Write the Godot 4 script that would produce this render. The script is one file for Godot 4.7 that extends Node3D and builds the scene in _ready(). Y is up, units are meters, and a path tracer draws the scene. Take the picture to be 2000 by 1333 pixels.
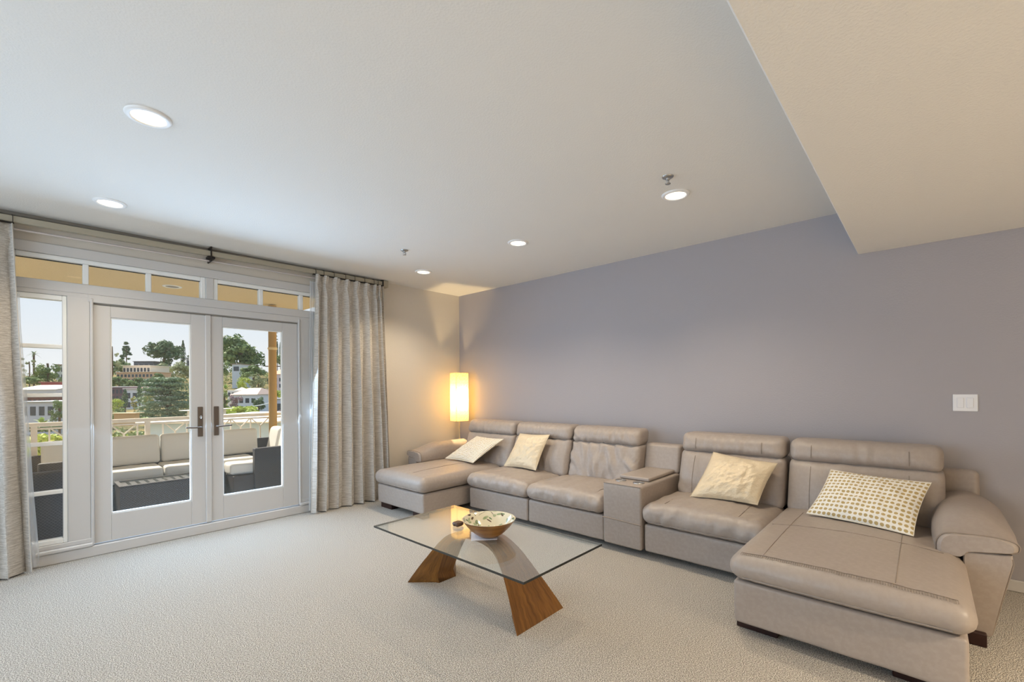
extends Node3D

const CEIL := 2.665
var taken := {}
var M := {}
var nz := FastNoiseLite.new()
var nz2 := FastNoiseLite.new()

# ---------------------------------------------------------------- naming and tagging
func numbered(n: String, under := "") -> String:
	var k := under + "/" + n
	if not taken.has(k):
		taken[k] = 0
		return n
	taken[k] += 1
	return "%s_%03d" % [n, taken[k]]

func tag(o: Node3D, label: String, category: String, group := "", kind := "") -> void:
	o.set_meta("label", label)
	o.set_meta("category", category)
	if group != "":
		o.set_meta("group", group)
	if kind != "":
		o.set_meta("kind", kind)

func thing(called: String, label: String, category: String, at := Vector3.ZERO, group := "", kind := "") -> Node3D:
	var o := Node3D.new()
	o.name = numbered(called)
	add_child(o)
	o.position = at
	tag(o, label, category, group, kind)
	return o

# a part whose mesh was built in room coordinates, hung under its thing (or under another part)
func part(called: String, b: B, mat: Material, parent: Node3D, label := "") -> MeshInstance3D:
	var o := MeshInstance3D.new()
	o.mesh = b.done()
	o.material_override = mat
	o.name = numbered(called, str(parent.get_path()))
	parent.add_child(o, true)
	if parent.get_parent() == self and not (parent is MeshInstance3D):
		o.position = -parent.position
	if label != "":
		o.set_meta("label", label)
	return o

# a top-level thing that is one mesh
func solo(called: String, b: B, mat: Material, label: String, category: String, group := "", kind := "") -> MeshInstance3D:
	var o := MeshInstance3D.new()
	o.mesh = b.done()
	o.material_override = mat
	o.name = numbered(called)
	add_child(o)
	tag(o, label, category, group, kind)
	return o

# a copy of a whole thing, its parts keep their places relative to it
func copy(o: Node3D, at: Vector3, label: String) -> Node3D:
	var c: Node3D = o.duplicate()
	c.name = numbered(str(o.name).rstrip("0123456789_"))
	add_child(c)
	c.position = at
	c.set_meta("label", label)
	return c

# ---------------------------------------------------------------- mesh building
class B:
	var st := SurfaceTool.new()
	var xf := Transform3D()
	var tint := Color.WHITE

	func _init() -> void:
		st.begin(Mesh.PRIMITIVE_TRIANGLES)

	func done() -> ArrayMesh:
		st.generate_normals()
		return st.commit()

	func flat() -> B:
		st.set_smooth_group(0xFFFFFFFF)
		return self

	func v(p: Vector3, uv := Vector2.ZERO) -> void:
		st.set_color(tint)
		st.set_uv(uv)
		st.add_vertex(xf * p)

	# a, b, c counter-clockwise as seen from outside
	func tri(a: Vector3, b: Vector3, c: Vector3, ua := Vector2.ZERO, ub := Vector2.ZERO, uc := Vector2.ZERO) -> void:
		v(a, ua)
		v(c, uc)
		v(b, ub)

	func quad(a: Vector3, b: Vector3, c: Vector3, d: Vector3, ua := Vector2.ZERO, ub := Vector2(1, 0), uc := Vector2(1, 1), ud := Vector2(0, 1)) -> void:
		tri(a, b, c, ua, ub, uc)
		tri(a, c, d, ua, uc, ud)

	# a box with chamfered edges
	func box(lo: Vector3, hi: Vector3, bev := 0.003) -> B:
		flat()
		var c := (lo + hi) / 2.0
		var h := (hi - lo) / 2.0
		bev = minf(bev, minf(h.x, minf(h.y, h.z)) * 0.9)
		var s := [-1.0, 1.0]
		var i := h - Vector3.ONE * bev
		for ax in 3:
			for sg in s:
				var n := Vector3.ZERO
				n[ax] = sg
				var u := Vector3.ZERO
				var w := Vector3.ZERO
				u[(ax + 1) % 3] = 1.0
				w[(ax + 2) % 3] = 1.0
				if sg < 0:
					var t := u
					u = w
					w = t
				var iu := absf(u.dot(i))
				var iw := absf(w.dot(i))
				var o := c + n * h[ax]
				var su := 2.0 * iu
				var sw := 2.0 * iw
				quad(o - u * iu - w * iw, o + u * iu - w * iw, o + u * iu + w * iw, o - u * iu + w * iw, Vector2(0, 0), Vector2(su, 0), Vector2(su, sw), Vector2(0, sw))
		if bev < 0.0004:
			return self
		for ax in 3:
			var b1 := (ax + 1) % 3
			var b2 := (ax + 2) % 3
			for s1 in s:
				for s2 in s:
					var p := Vector3.ZERO
					p[b1] = s1 * h[b1]
					p[b2] = s2 * i[b2]
					var q := Vector3.ZERO
					q[b1] = s1 * i[b1]
					q[b2] = s2 * h[b2]
					var e := Vector3.ZERO
					e[ax] = i[ax]
					if s1 * s2 > 0:
						quad(c + p - e, c + q - e, c + q + e, c + p + e)   # orientation fixed below for the other sign
					else:
						quad(c + q - e, c + p - e, c + p + e, c + q + e)
		for x in s:
			for y in s:
				for z in s:
					var k := Vector3(x, y, z)
					var a := c + Vector3(x * h.x, y * i.y, z * i.z)
					var b := c + Vector3(x * i.x, y * h.y, z * i.z)
					var d := c + Vector3(x * i.x, y * i.y, z * h.z)
					if x * y * z > 0:
						tri(a, b, d)
					else:
						tri(a, d, b)
		return self

	# a box with rounded edges and dense faces, bent by f
	func rbox(lo: Vector3, hi: Vector3, r: float, n: Vector3i, f = null) -> B:
		st.set_smooth_group(0)
		var c := (lo + hi) / 2.0
		var h := (hi - lo) / 2.0
		r = minf(r, minf(h.x, minf(h.y, h.z)) * 0.999)
		var axis := []
		for ax in 3:
			var l := []
			for e in [1.0, 0.6, 0.3]:
				l.append(-(h[ax] - r) - r * e)
			for k in n[ax] + 1:
				l.append(lerpf(-(h[ax] - r), h[ax] - r, float(k) / n[ax]))
			for e in [0.3, 0.6, 1.0]:
				l.append(h[ax] - r + r * e)
			axis.append(l)
		var inner := h - Vector3.ONE * r
		for ax in 3:
			var b1 := (ax + 1) % 3
			var b2 := (ax + 2) % 3
			for sg in [-1.0, 1.0]:
				var g := []
				for i in axis[b1].size():
					var row := []
					for j in axis[b2].size():
						var p := Vector3.ZERO
						p[ax] = sg * h[ax]
						p[b1] = axis[b1][i]
						p[b2] = axis[b2][j]
						var q := p.clamp(-inner, inner)
						var d := p - q
						if d.length_squared() > 0:
							p = q + d.normalized() * r
						p += c
						row.append(f.call(p) if f != null else p)
					g.append(row)
				for i in axis[b1].size() - 1:
					for j in axis[b2].size() - 1:
						if sg > 0:
							quad(g[i][j], g[i + 1][j], g[i + 1][j + 1], g[i][j + 1])
						else:
							quad(g[i][j], g[i][j + 1], g[i + 1][j + 1], g[i + 1][j])
		return self

	# a surface f(u, v) over a grid; normals towards du x dv
	func surf(f, nu: int, nv: int, u0 := 0.0, u1 := 1.0, v0 := 0.0, v1 := 1.0, uvs := Vector2.ONE) -> B:
		st.set_smooth_group(0)
		var g := []
		for i in nu + 1:
			var row := []
			for j in nv + 1:
				row.append(f.call(lerpf(u0, u1, float(i) / nu), lerpf(v0, v1, float(j) / nv)))
			g.append(row)
		for i in nu:
			for j in nv:
				var a := Vector2(float(i) / nu, float(j) / nv) * uvs
				var b := Vector2(float(i + 1) / nu, float(j + 1) / nv) * uvs
				quad(g[i][j], g[i + 1][j], g[i + 1][j + 1], g[i][j + 1], a, Vector2(b.x, a.y), b, Vector2(a.x, b.y))
		return self

	func tube(pts: Array, r: float, sides := 8, closed := false) -> B:
		st.set_smooth_group(0)
		var n := pts.size()
		var rings := []
		var up := Vector3.UP
		for i in n:
			var a: Vector3 = pts[(i - 1 + n) % n] if closed or i > 0 else pts[0]
			var b: Vector3 = pts[(i + 1) % n] if closed or i < n - 1 else pts[n - 1]
			var t := (b - a).normalized()
			if absf(t.dot(up)) > 0.9:
				up = Vector3.RIGHT if absf(t.x) < 0.9 else Vector3.BACK
			var s := t.cross(up).normalized()
			var w := s.cross(t)
			up = w
			var ring := []
			for k in sides:
				var an := TAU * k / sides
				ring.append(pts[i] + (s * cos(an) + w * sin(an)) * r)
			rings.append(ring)
		for i in (n if closed else n - 1):
			var p: Array = rings[i]
			var q: Array = rings[(i + 1) % n]
			for k in sides:
				var k2 := (k + 1) % sides
				quad(p[k], q[k], q[k2], p[k2], Vector2(float(k) / sides, i), Vector2(float(k) / sides, i + 1), Vector2(float(k + 1) / sides, i + 1), Vector2(float(k + 1) / sides, i))
		if not closed:
			flat()
			for k in range(1, sides - 1):
				tri(rings[0][0], rings[0][k], rings[0][k + 1])
				tri(rings[n - 1][0], rings[n - 1][k + 1], rings[n - 1][k])
			st.set_smooth_group(0)
		return self

	# a profile of (radius, height) turned round the vertical through c
	func lathe(prof: Array, c: Vector3, seg := 32, sharp := false) -> B:
		st.set_smooth_group(0xFFFFFFFF if sharp else 0)
		for i in prof.size() - 1:
			var p: Vector2 = prof[i]
			var q: Vector2 = prof[i + 1]
			for k in seg:
				var a := TAU * k / seg
				var b := TAU * (k + 1) / seg
				var da := Vector3(cos(a), 0, sin(a))
				var db := Vector3(cos(b), 0, sin(b))
				var u0 := float(k) / seg
				var u1 := float(k + 1) / seg
				var v0 := float(i) / (prof.size() - 1)
				var v1 := float(i + 1) / (prof.size() - 1)
				quad(c + da * p.x + Vector3.UP * p.y, c + da * q.x + Vector3.UP * q.y, c + db * q.x + Vector3.UP * q.y, c + db * p.x + Vector3.UP * p.y, Vector2(u0, v0), Vector2(u0, v1), Vector2(u1, v1), Vector2(u1, v0))
		return self

	# sections: arrays of equal length of points; joined along, capped at both ends
	func loft(secs: Array, smooth := true, caps := true, uvl := 1.0) -> B:
		st.set_smooth_group(0 if smooth else 0xFFFFFFFF)
		var m: int = secs[0].size()
		for i in secs.size() - 1:
			for k in m:
				var k2 := (k + 1) % m
				var u0 := float(k) / m
				var u1 := float(k + 1) / m
				var v0 := uvl * i / (secs.size() - 1)
				var v1 := uvl * (i + 1) / (secs.size() - 1)
				quad(secs[i][k], secs[i + 1][k], secs[i + 1][k2], secs[i][k2], Vector2(u0, v0), Vector2(u0, v1), Vector2(u1, v1), Vector2(u1, v0))
		if caps:
			flat()
			for e in [0, secs.size() - 1]:
				var mid := Vector3.ZERO
				for p in secs[e]:
					mid += p
				mid /= m
				for k in m:
					var k2 := (k + 1) % m
					if e == 0:
						tri(mid, secs[e][k], secs[e][k2])
					else:
						tri(mid, secs[e][k2], secs[e][k])
		return self

# ---------------------------------------------------------------- textures and materials
func noise_tex(freq: float, ramp_lo: Color, ramp_hi: Color, size := 512, oct := 3, kind := FastNoiseLite.TYPE_SIMPLEX_SMOOTH, seed_ := 1, seamless := true) -> NoiseTexture2D:
	var n := FastNoiseLite.new()
	n.noise_type = kind
	n.frequency = freq
	n.fractal_octaves = oct
	n.seed = seed_
	var t := NoiseTexture2D.new()
	t.width = size
	t.height = size
	t.seamless = seamless
	t.noise = n
	if ramp_lo != ramp_hi:
		var g := Gradient.new()
		g.set_color(0, ramp_lo)
		g.set_color(1, ramp_hi)
		g.set_offset(0, 0.25)
		g.set_offset(1, 0.75)
		t.color_ramp = g
	return t

func mat(c: Color, rough := 0.7, metal := 0.0) -> StandardMaterial3D:
	var m := StandardMaterial3D.new()
	m.albedo_color = c
	m.roughness = rough
	m.metallic = metal
	return m

func tri_mat(c: Color, rough: float, scale: float, tex: Texture2D = null, bump: Texture2D = null, cm := 0.0) -> StandardMaterial3D:
	var m := mat(c, rough)
	m.uv1_triplanar = true
	m.uv1_world_triplanar = true
	m.uv1_scale = Vector3.ONE / scale
	if tex:
		m.albedo_texture = tex
	if bump:
		m.heightmap_enabled = true
		m.heightmap_texture = bump
		m.heightmap_scale = cm
	return m

func pane_mat(c: Color, a: float) -> StandardMaterial3D:
	var m := mat(Color(c.r, c.g, c.b, a), 0.02)
	m.transparency = BaseMaterial3D.TRANSPARENCY_ALPHA
	m.metallic_specular = 0.5
	return m

func make_materials() -> void:
	var grain := noise_tex(0.035, Color.BLACK, Color.BLACK, 512, 3, FastNoiseLite.TYPE_SIMPLEX_SMOOTH, 3, false)
	M.ceiling = tri_mat(Color(0.90, 0.895, 0.88), 0.85, 0.24, null, grain, 0.06)
	M.soffit = tri_mat(Color(0.90, 0.89, 0.87), 0.85, 0.26, null, grain, 0.10)
	M.wall_gray = tri_mat(Color(0.66, 0.645, 0.66), 0.8, 0.3, null, grain, 0.05)
	M.wall_beige = tri_mat(Color(0.84, 0.815, 0.775), 0.8, 0.3, null, grain, 0.05)
	M.trim = mat(Color(0.79, 0.78, 0.77), 0.4)
	M.sash = mat(Color(0.93, 0.93, 0.92), 0.35)
	M.gasket = mat(Color(0.16, 0.16, 0.17), 0.6)
	var pile := noise_tex(0.16, Color(0.52, 0.49, 0.46), Color(1.0, 0.99, 0.97), 1024, 2, FastNoiseLite.TYPE_SIMPLEX_SMOOTH, 5, false)
	var pile_h := noise_tex(0.16, Color.BLACK, Color.BLACK, 1024, 2, FastNoiseLite.TYPE_SIMPLEX_SMOOTH, 5, false)
	M.carpet = tri_mat(Color(0.95, 0.935, 0.91), 1.0, 1.1, pile, pile_h, 0.8)
	M.carpet.rim_enabled = true
	M.carpet.rim = 0.3
	var hide := noise_tex(0.05, Color.BLACK, Color.BLACK, 512, 4, FastNoiseLite.TYPE_CELLULAR, 8, false)
	var hide_tone := noise_tex(0.008, Color(0.97, 0.965, 0.96), Color(1, 1, 1), 512, 4, FastNoiseLite.TYPE_SIMPLEX_SMOOTH, 9)
	M.leather = tri_mat(Color(0.655, 0.61, 0.575), 0.40, 0.14, hide_tone, hide, 0.006)
	M.leather.metallic_specular = 0.45
	M.seam = mat(Color(0.55, 0.50, 0.455), 0.6)
	M.foot = mat(Color(0.17, 0.065, 0.045), 0.4)
	M.glass = pane_mat(Color(0.95, 1.0, 0.98), 0.02)
	M.glass.metallic_specular = 0.3
	M.table_glass = pane_mat(Color(0.80, 0.86, 0.84), 0.10)
	M.glass_edge = mat(Color(0.20, 0.20, 0.19), 0.2)
	M.bronze = mat(Color(0.42, 0.37, 0.33), 0.45, 0.5)
	M.steel = mat(Color(0.70, 0.70, 0.70), 0.3, 1.0)
	M.dark_iron = mat(Color(0.14, 0.11, 0.09), 0.5, 0.3)
	M.rod = mat(Color(0.66, 0.63, 0.56), 0.6)
	M.board = mat(Color(0.55, 0.53, 0.50), 0.7)
	M.rail = mat(Color(0.80, 0.77, 0.76), 0.35, 0.2)
	M.plastic = mat(Color(0.93, 0.93, 0.94), 0.35)
	# walnut: long grain streaks along v
	var wood := Image.create(256, 512, false, Image.FORMAT_RGB8)
	var wn := FastNoiseLite.new()
	wn.seed = 4
	wn.frequency = 0.03
	for x in 256:
		for y in 512:
			var k := wn.get_noise_2d(x * 2.2, y * 0.10) * 0.5 + wn.get_noise_2d(x * 9.0, y * 0.25) * 0.3 + 0.5
			k = clampf(k, 0, 1)
			wood.set_pixel(x, y, Color(0.38, 0.24, 0.10).lerp(Color(0.62, 0.43, 0.20), k))
	M.walnut = mat(Color(1, 1, 1), 0.28)
	M.walnut.albedo_texture = ImageTexture.create_from_image(wood)
	# curtain cloth: horizontal slubs
	var cloth := Image.create(512, 512, false, Image.FORMAT_RGB8)
	for y in 512:
		for x in 512:
			var k := wn.get_noise_2d(x * 0.35, y * 5.0) * 0.65 + wn.get_noise_2d(x * 1.6 + 900, y * 13.0) * 0.4 + 0.5
			cloth.set_pixel(x, y, Color(0.66, 0.63, 0.59).lerp(Color(0.90, 0.88, 0.85), clampf(k, 0, 1)))
	M.curtain = mat(Color(0.98, 0.98, 0.98), 0.95)
	M.curtain.albedo_texture = ImageTexture.create_from_image(cloth)
	M.sheer = mat(Color(0.95, 0.96, 0.97, 0.55), 0.9)
	M.sheer.transparency = BaseMaterial3D.TRANSPARENCY_ALPHA
	M.sheer.backlight_enabled = true
	M.sheer.backlight = Color(0.95, 0.95, 0.95)
	# outdoors
	M.stucco = tri_mat(Color(0.97, 0.88, 0.70), 0.9, 0.25, noise_tex(0.12, Color(0.82, 0.79, 0.74), Color(1, 1, 1), 512, 3, FastNoiseLite.TYPE_SIMPLEX_SMOOTH, 12), grain, 0.4)
	M.column = tri_mat(Color(0.82, 0.67, 0.43), 0.9, 0.2, noise_tex(0.10, Color(0.72, 0.70, 0.66), Color(1, 1, 1), 512, 3, FastNoiseLite.TYPE_SIMPLEX_SMOOTH, 13), grain, 0.4)
	M.deck = mat(Color(0.86, 0.85, 0.84), 0.7)
	M.railing = mat(Color(0.90, 0.87, 0.83), 0.5)
	M.cushion_out = mat(Color(0.82, 0.81, 0.79), 0.9)
	var weave := Image.create(64, 64, false, Image.FORMAT_RGB8)
	for x in 64:
		for y in 64:
			var a := absf(sin(PI * (x + (8 if (y / 8) % 2 else 0)) / 16.0))
			weave.set_pixel(x, y, Color(0.20, 0.19, 0.20).lerp(Color(0.50, 0.48, 0.49), a * (0.4 + 0.6 * absf(sin(PI * y / 8.0)))))
	M.wicker = tri_mat(Color(0.60, 0.59, 0.62), 0.6, 0.10, ImageTexture.create_from_image(weave))
	M.wicker_dark = M.wicker
	M.wicker_pale = M.wicker
	M.soil = tri_mat(Color(0.55, 0.50, 0.34), 1.0, 30.0, noise_tex(0.02, Color(0.45, 0.52, 0.35), Color(1, 0.95, 0.85), 512, 4, FastNoiseLite.TYPE_SIMPLEX_SMOOTH, 21))
	M.leaf = mat(Color(1, 1, 1), 0.7)
	M.leaf.vertex_color_use_as_albedo = true
	M.leaf.backlight_enabled = true
	M.leaf.backlight = Color(0.35, 0.4, 0.2)
	M.bark = mat(Color(0.42, 0.34, 0.27), 0.9)
	M.window_dark = mat(Color(0.25, 0.27, 0.31), 0.15)

func _ready() -> void:
	nz.seed = 11
	nz.frequency = 1.0
	nz.fractal_octaves = 3
	nz2.seed = 29
	nz2.frequency = 1.0
	nz2.fractal_octaves = 2
	# ---- camera: eye height 1.33 m, level, with the lens shifted up
	var cam := Camera3D.new()
	cam.name = "camera"
	cam.near = 0.05
	cam.far = 2000.0
	cam.projection = Camera3D.PROJECTION_FRUSTUM
	cam.size = 2.0 * 666.5 / 879.433 * 0.05
	cam.frustum_offset = Vector2(0, (754.719 - 666.5) / 879.433 * 0.05)
	cam.transform = Transform3D(Basis(Vector3(0.67643811, -0.0089359, 0.73644527), Vector3(0.00312683, 0.99995223, 0.0092612), Vector3(-0.73649284, -0.00396189, 0.67643373)).orthonormalized(), Vector3(-4.2911, 1.3301, 4.96884))
	add_child(cam)
	cam.current = true
	# ---- sky, exposure
	var env := Environment.new()
	env.background_mode = Environment.BG_SKY
	var sm := ProceduralSkyMaterial.new()
	sm.sky_horizon_color = Color(0.95, 0.955, 0.95)
	sm.sky_top_color = Color(0.66, 0.80, 0.93)
	sm.sky_curve = 0.25
	sm.ground_bottom_color = Color(0.6, 0.6, 0.55)
	sm.ground_horizon_color = Color(0.85, 0.86, 0.84)
	sm.sky_energy_multiplier = 0.95
	sm.sun_angle_max = 4.0
	env.sky = Sky.new()
	env.sky.sky_material = sm
	env.tonemap_mode = Environment.TONE_MAPPER_LINEAR
	env.tonemap_exposure = 1.2
	env.sdfgi_enabled = true
	env.ssao_enabled = true
	env.ssil_enabled = true
	var we := WorldEnvironment.new()
	we.name = "environment"
	we.environment = env
	add_child(we)
	# ---- sun: in front of the balcony and a little to the left; it reaches the balcony floor and not the room
	var sun := DirectionalLight3D.new()
	sun.name = "sun"
	sun.light_energy = 2.4
	sun.light_color = Color(1.0, 0.96, 0.88)
	sun.light_angular_distance = 0.6
	sun.shadow_enabled = true
	add_child(sun)
	sun.look_at_from_position(Vector3(-22, 74, -63), Vector3.ZERO)
	# ---- daylight coming in through the french doors and sidelights, just inside the glass
	daylight("daylight_doors", Vector3(-3.105, 1.12, 0.035), Vector2(1.9, 1.9), Vector3(-3.105, -0.3, 5), 6.0, Color(0.74, 0.87, 1.0))
	# ---- added cool fill light at the unseen west window, left of the camera
	daylight("added_fill_west", Vector3(-7.15, 1.35, 2.3), Vector2(3.2, 2.0), Vector3(0, 1.5, 3.0), 8.0, Color(0.82, 0.91, 1.0))
	make_materials()
	room()
	window_wall()
	fixtures()
	sofa()
	pillows()
	table()
	floor_lamp()
	curtains()
	balcony()
	hillside()

func daylight(called: String, at: Vector3, size: Vector2, to: Vector3, energy: float, c: Color) -> void:
	var a := AreaLight3D.new()
	a.name = called
	a.area_size = size
	a.area_normalize_energy = true
	a.light_energy = energy
	a.light_color = c
	a.shadow_enabled = true
	a.area_range = 30.0
	add_child(a)
	a.look_at_from_position(at, to)

# ================================================================ the room
func room() -> void:
	var X := -7.3
	var Z := 8.6
	var b := B.new().box(Vector3(X - 0.2, -0.12, -0.02), Vector3(0.2, 0, Z + 0.2), 0)
	solo("floor", b, M.carpet, "pale beige cut pile carpet covering the whole floor", "floor", "", "structure")
	b = B.new().box(Vector3(X - 0.2, CEIL, -0.2), Vector3(0.2, CEIL + 0.15, Z + 0.2), 0)
	solo("ceiling", b, M.ceiling, "white lightly textured ceiling with round recessed lights", "ceiling", "", "structure")
	b = B.new().box(Vector3(X, 2.318, 4.60), Vector3(0, CEIL, Z), 0.006)
	solo("ceiling_soffit", b, M.soffit, "lowered textured soffit filling the upper right corner", "soffit", "", "structure")
	b = B.new().box(Vector3(0, 0, -0.2), Vector3(0.18, CEIL, Z), 0)
	solo("wall_east", b, M.wall_gray, "long plain grey wall behind the sofa", "wall", "", "structure")
	b = B.new()
	b.box(Vector3(X - 0.2, 0, -0.18), Vector3(-4.42, CEIL, 0), 0)
	b.box(Vector3(-1.76, 0, -0.18), Vector3(0, CEIL, 0), 0)
	b.box(Vector3(-4.42, 2.471, -0.18), Vector3(-1.76, CEIL, 0), 0)
	solo("wall_north", b, M.wall_beige, "beige wall around the french doors, left of the corner lamp", "wall", "", "structure")
	b = B.new().box(Vector3(X - 0.2, 0, Z), Vector3(0.2, CEIL, Z + 0.18), 0)
	solo("wall_south", b, M.wall_beige, "beige wall behind the camera, closing the room", "wall", "", "structure")
	b = B.new()
	b.box(Vector3(X - 0.18, 0, 0), Vector3(X, CEIL, 0.7), 0)
	b.box(Vector3(X - 0.18, 0, 3.9), Vector3(X, CEIL, Z), 0)
	b.box(Vector3(X - 0.18, 0, 0.7), Vector3(X, 0.35, 3.9), 0)
	b.box(Vector3(X - 0.18, 2.35, 0.7), Vector3(X, CEIL, 3.9), 0)
	solo("wall_west", b, M.wall_beige, "beige wall with an opening for an added window on the side away from the sofa", "wall", "", "structure")
	var w := thing("window_5", "wide unseen white framed window added in the wall away from the sofa", "window", Vector3(X - 0.08, 0.35, 2.3), "", "structure")  # unseen window, added to carry the fill light from the west
	b = B.new()
	for zz in [0.7, 1.75, 2.78, 3.82]:
		b.box(Vector3(X - 0.11, 0.35, zz), Vector3(X - 0.05, 2.35, zz + 0.08))
	b.box(Vector3(X - 0.11, 0.35, 0.7), Vector3(X - 0.05, 0.43, 3.9))
	b.box(Vector3(X - 0.11, 2.27, 0.7), Vector3(X - 0.05, 2.35, 3.9))
	part("window_frame", b, M.sash, w)
	for k in 3:
		part("pane", B.new().box(Vector3(X - 0.085, 0.43, 0.78 + 1.035 * k), Vector3(X - 0.08, 2.27, 1.75 + 1.035 * k), 0), M.glass, w)
	# baseboards
	b = B.new()
	b.box(Vector3(-0.016, 0, 0), Vector3(0, 0.075, Z), 0.006)
	solo("baseboard_east", b, M.trim, "low white baseboard along the grey wall", "baseboard", "", "structure")
	b = B.new().box(Vector3(-1.76, 0, 0), Vector3(-0.016, 0.075, 0.016), 0.006)
	solo("baseboard_north", b, M.trim, "low white baseboard under the beige wall by the corner", "baseboard", "", "structure")

func bx(x0: float, x1: float, y0: float, y1: float, z0: float, z1: float, bev := 0.004) -> B:
	return B.new().box(Vector3(x0, y0, z0), Vector3(x1, y1, z1), bev)

# ================================================================ french doors, sidelights and transoms
func window_wall() -> void:
	var t := thing("trim_1", "white painted casing framing the french doors, sidelights and transoms", "door frame", Vector3(-3.09, 0, 0), "", "structure")
	part("head_casing", bx(-4.42, -1.76, 2.392, 2.471, -0.16, 0.022), M.trim, t)
	part("middle_rail", bx(-4.42, -1.76, 2.115, 2.192, -0.16, 0.014), M.trim, t)
	part("door_head", bx(-3.93, -2.262, 2.052, 2.115, -0.16, 0.016), M.trim, t)
	part("door_stop", bx(-3.897, -2.28, 2.04, 2.0535, -0.14, -0.002, 0.002), M.board, t)
	for x in [[-4.42, -4.357], [-4.049, -3.917], [-2.262, -2.13], [-1.822, -1.76]]:
		part("post", bx(x[0], x[1], 0.10, 2.392 if x[0] < -4.2 or x[0] > -2.0 else 2.115, -0.16, 0.012), M.trim, t)
	for x in [[-3.917, -3.897], [-2.282, -2.262]]:
		part("door_jamb", bx(x[0], x[1], 0.095, 2.085, -0.16, 0.022, 0.006), M.trim, t)
	part("transom_mullion", bx(-3.123, -3.059, 2.192, 2.392, -0.16, 0.014), M.trim, t)
	part("threshold", bx(-4.42, -1.76, 0.0, 0.086, -0.16, 0.018, 0.006), M.trim, t)
	for x in [[-4.42, -3.905], [-2.275, -1.76]]:
		part("window_stool", bx(x[0], x[1], 0.086, 0.118, -0.16, 0.034, 0.008), M.trim, t)
		part("window_apron", bx(x[0] + 0.0, x[1], 0.118, 0.152, -0.16, 0.016, 0.004), M.trim, t)
		part("window_head", bx(x[0] + 0.0, x[1], 2.084, 2.1155, -0.16, 0.0135, 0.004), M.trim, t)
	# sidelights: window_1 left, window_2 right (half behind the curtain)
	for k in 2:
		var x0: float = [-4.357, -2.13][k]
		var x1: float = [-4.049, -1.822][k]
		var w := thing("window_%d" % (k + 1), ["narrow white sidelight with five panes at the left curtain", "narrow white sidelight behind the right curtain"][k], "window", Vector3((x0 + x1) / 2, 0.152, -0.02), "", "structure")
		part("stile", bx(x0, x0 + 0.026, 0.152, 2.084, -0.06, 0.004), M.sash, w)
		part("stile", bx(x1 - 0.026, x1, 0.152, 2.084, -0.06, 0.004), M.sash, w)
		part("bottom_rail", bx(x0 + 0.026, x1 - 0.026, 0.152, 0.190, -0.06, 0.004), M.sash, w)
		part("top_rail", bx(x0 + 0.026, x1 - 0.026, 2.045, 2.084, -0.06, 0.004), M.sash, w)
		var ys := [0.190, 0.554, 0.930, 1.306, 1.683, 2.045]
		for i in 5:
			if i > 0:
				part("muntin", bx(x0 + 0.026, x1 - 0.026, ys[i] - 0.015, ys[i] + 0.015, -0.045, 0.0), M.sash, w)
			part("pane", bx(x0 + 0.026, x1 - 0.026, ys[i], ys[i + 1], -0.026, -0.022, 0), M.glass, w)
	# transoms: window_3 left, window_4 right, three lights each
	for k in 2:
		var x0: float = [-4.357, -3.059][k]
		var x1: float = [-3.123, -1.822][k]
		var w := thing("window_%d" % (k + 3), ["white three-light transom above the left door", "white three-light transom above the right door"][k], "window", Vector3((x0 + x1) / 2, 2.192, -0.02), "", "structure")
		var g0: float = x0 + 0.036
		var g1: float = x1 - 0.036
		part("stile", bx(x0, g0, 2.192, 2.392, -0.07, 0.004), M.sash, w)
		part("stile", bx(g1, x1, 2.192, 2.392, -0.07, 0.004), M.sash, w)
		part("top_rail", bx(g0, g1, 2.356, 2.392, -0.07, 0.004), M.sash, w)
		part("top_gasket", bx(g0, g1, 2.351, 2.356, -0.045, -0.03, 0.001), M.gasket, w)
		var step: float = (g1 - g0 + 0.036) / 3.0
		for i in 3:
			if i > 0:
				part("muntin", bx(g0 + step * i - 0.036, g0 + step * i, 2.192, 2.356, -0.06, 0.0), M.sash, w)
			part("pane", bx(g0 + step * i, g0 + step * (i + 1) - 0.036, 2.192, 2.356, -0.036, -0.032, 0), M.glass, w)
	# the doors
	for k in 2:
		var x0: float = [-3.896, -3.080][k]
		var x1: float = [-3.126, -2.283][k]
		var g0: float = [-3.791, -2.985][k]
		var g1: float = [-3.238, -2.437][k]
		var d := thing("door_%d" % (k + 1), ["left leaf of the white glazed french doors", "right leaf of the white glazed french doors"][k], "door", Vector3((x0 + x1) / 2, 0.097, -0.02), "", "structure")
		part("stile", bx(x0, g0, 0.097, 2.038, -0.05, -0.004, 0.003), M.trim, d)
		part("stile", bx(g1, x1, 0.097, 2.038, -0.05, -0.004, 0.003), M.trim, d)
		part("bottom_rail", bx(g0, g1, 0.097, 0.318, -0.05, -0.004, 0.003), M.trim, d)
		part("top_rail", bx(g0, g1, 1.945, 2.038, -0.05, -0.004, 0.003), M.trim, d)
		var bead := B.new()
		for s in [[g0, g0 + 0.008, 0.318, 1.945], [g1 - 0.008, g1, 0.318, 1.945], [g0, g1, 0.318, 0.326], [g0, g1, 1.937, 1.945]]:
			bead.box(Vector3(s[0], s[2], -0.04), Vector3(s[1], s[3], -0.012), 0.002)
		part("glazing_bead", bead, M.sash, d)
		part("pane", bx(g0, g1, 0.318, 1.945, -0.032, -0.028, 0), M.glass, d)
		var hx: float = [-3.170, -3.041][k]
		var sgn: float = [-1.0, 1.0][k]
		var plate := part("handle_plate", bx(hx - 0.021, hx + 0.021, 0.904, 1.180, -0.004, 0.004, 0.003), M.bronze, d, "bronze handle plate")
		var lev := B.new()
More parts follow.
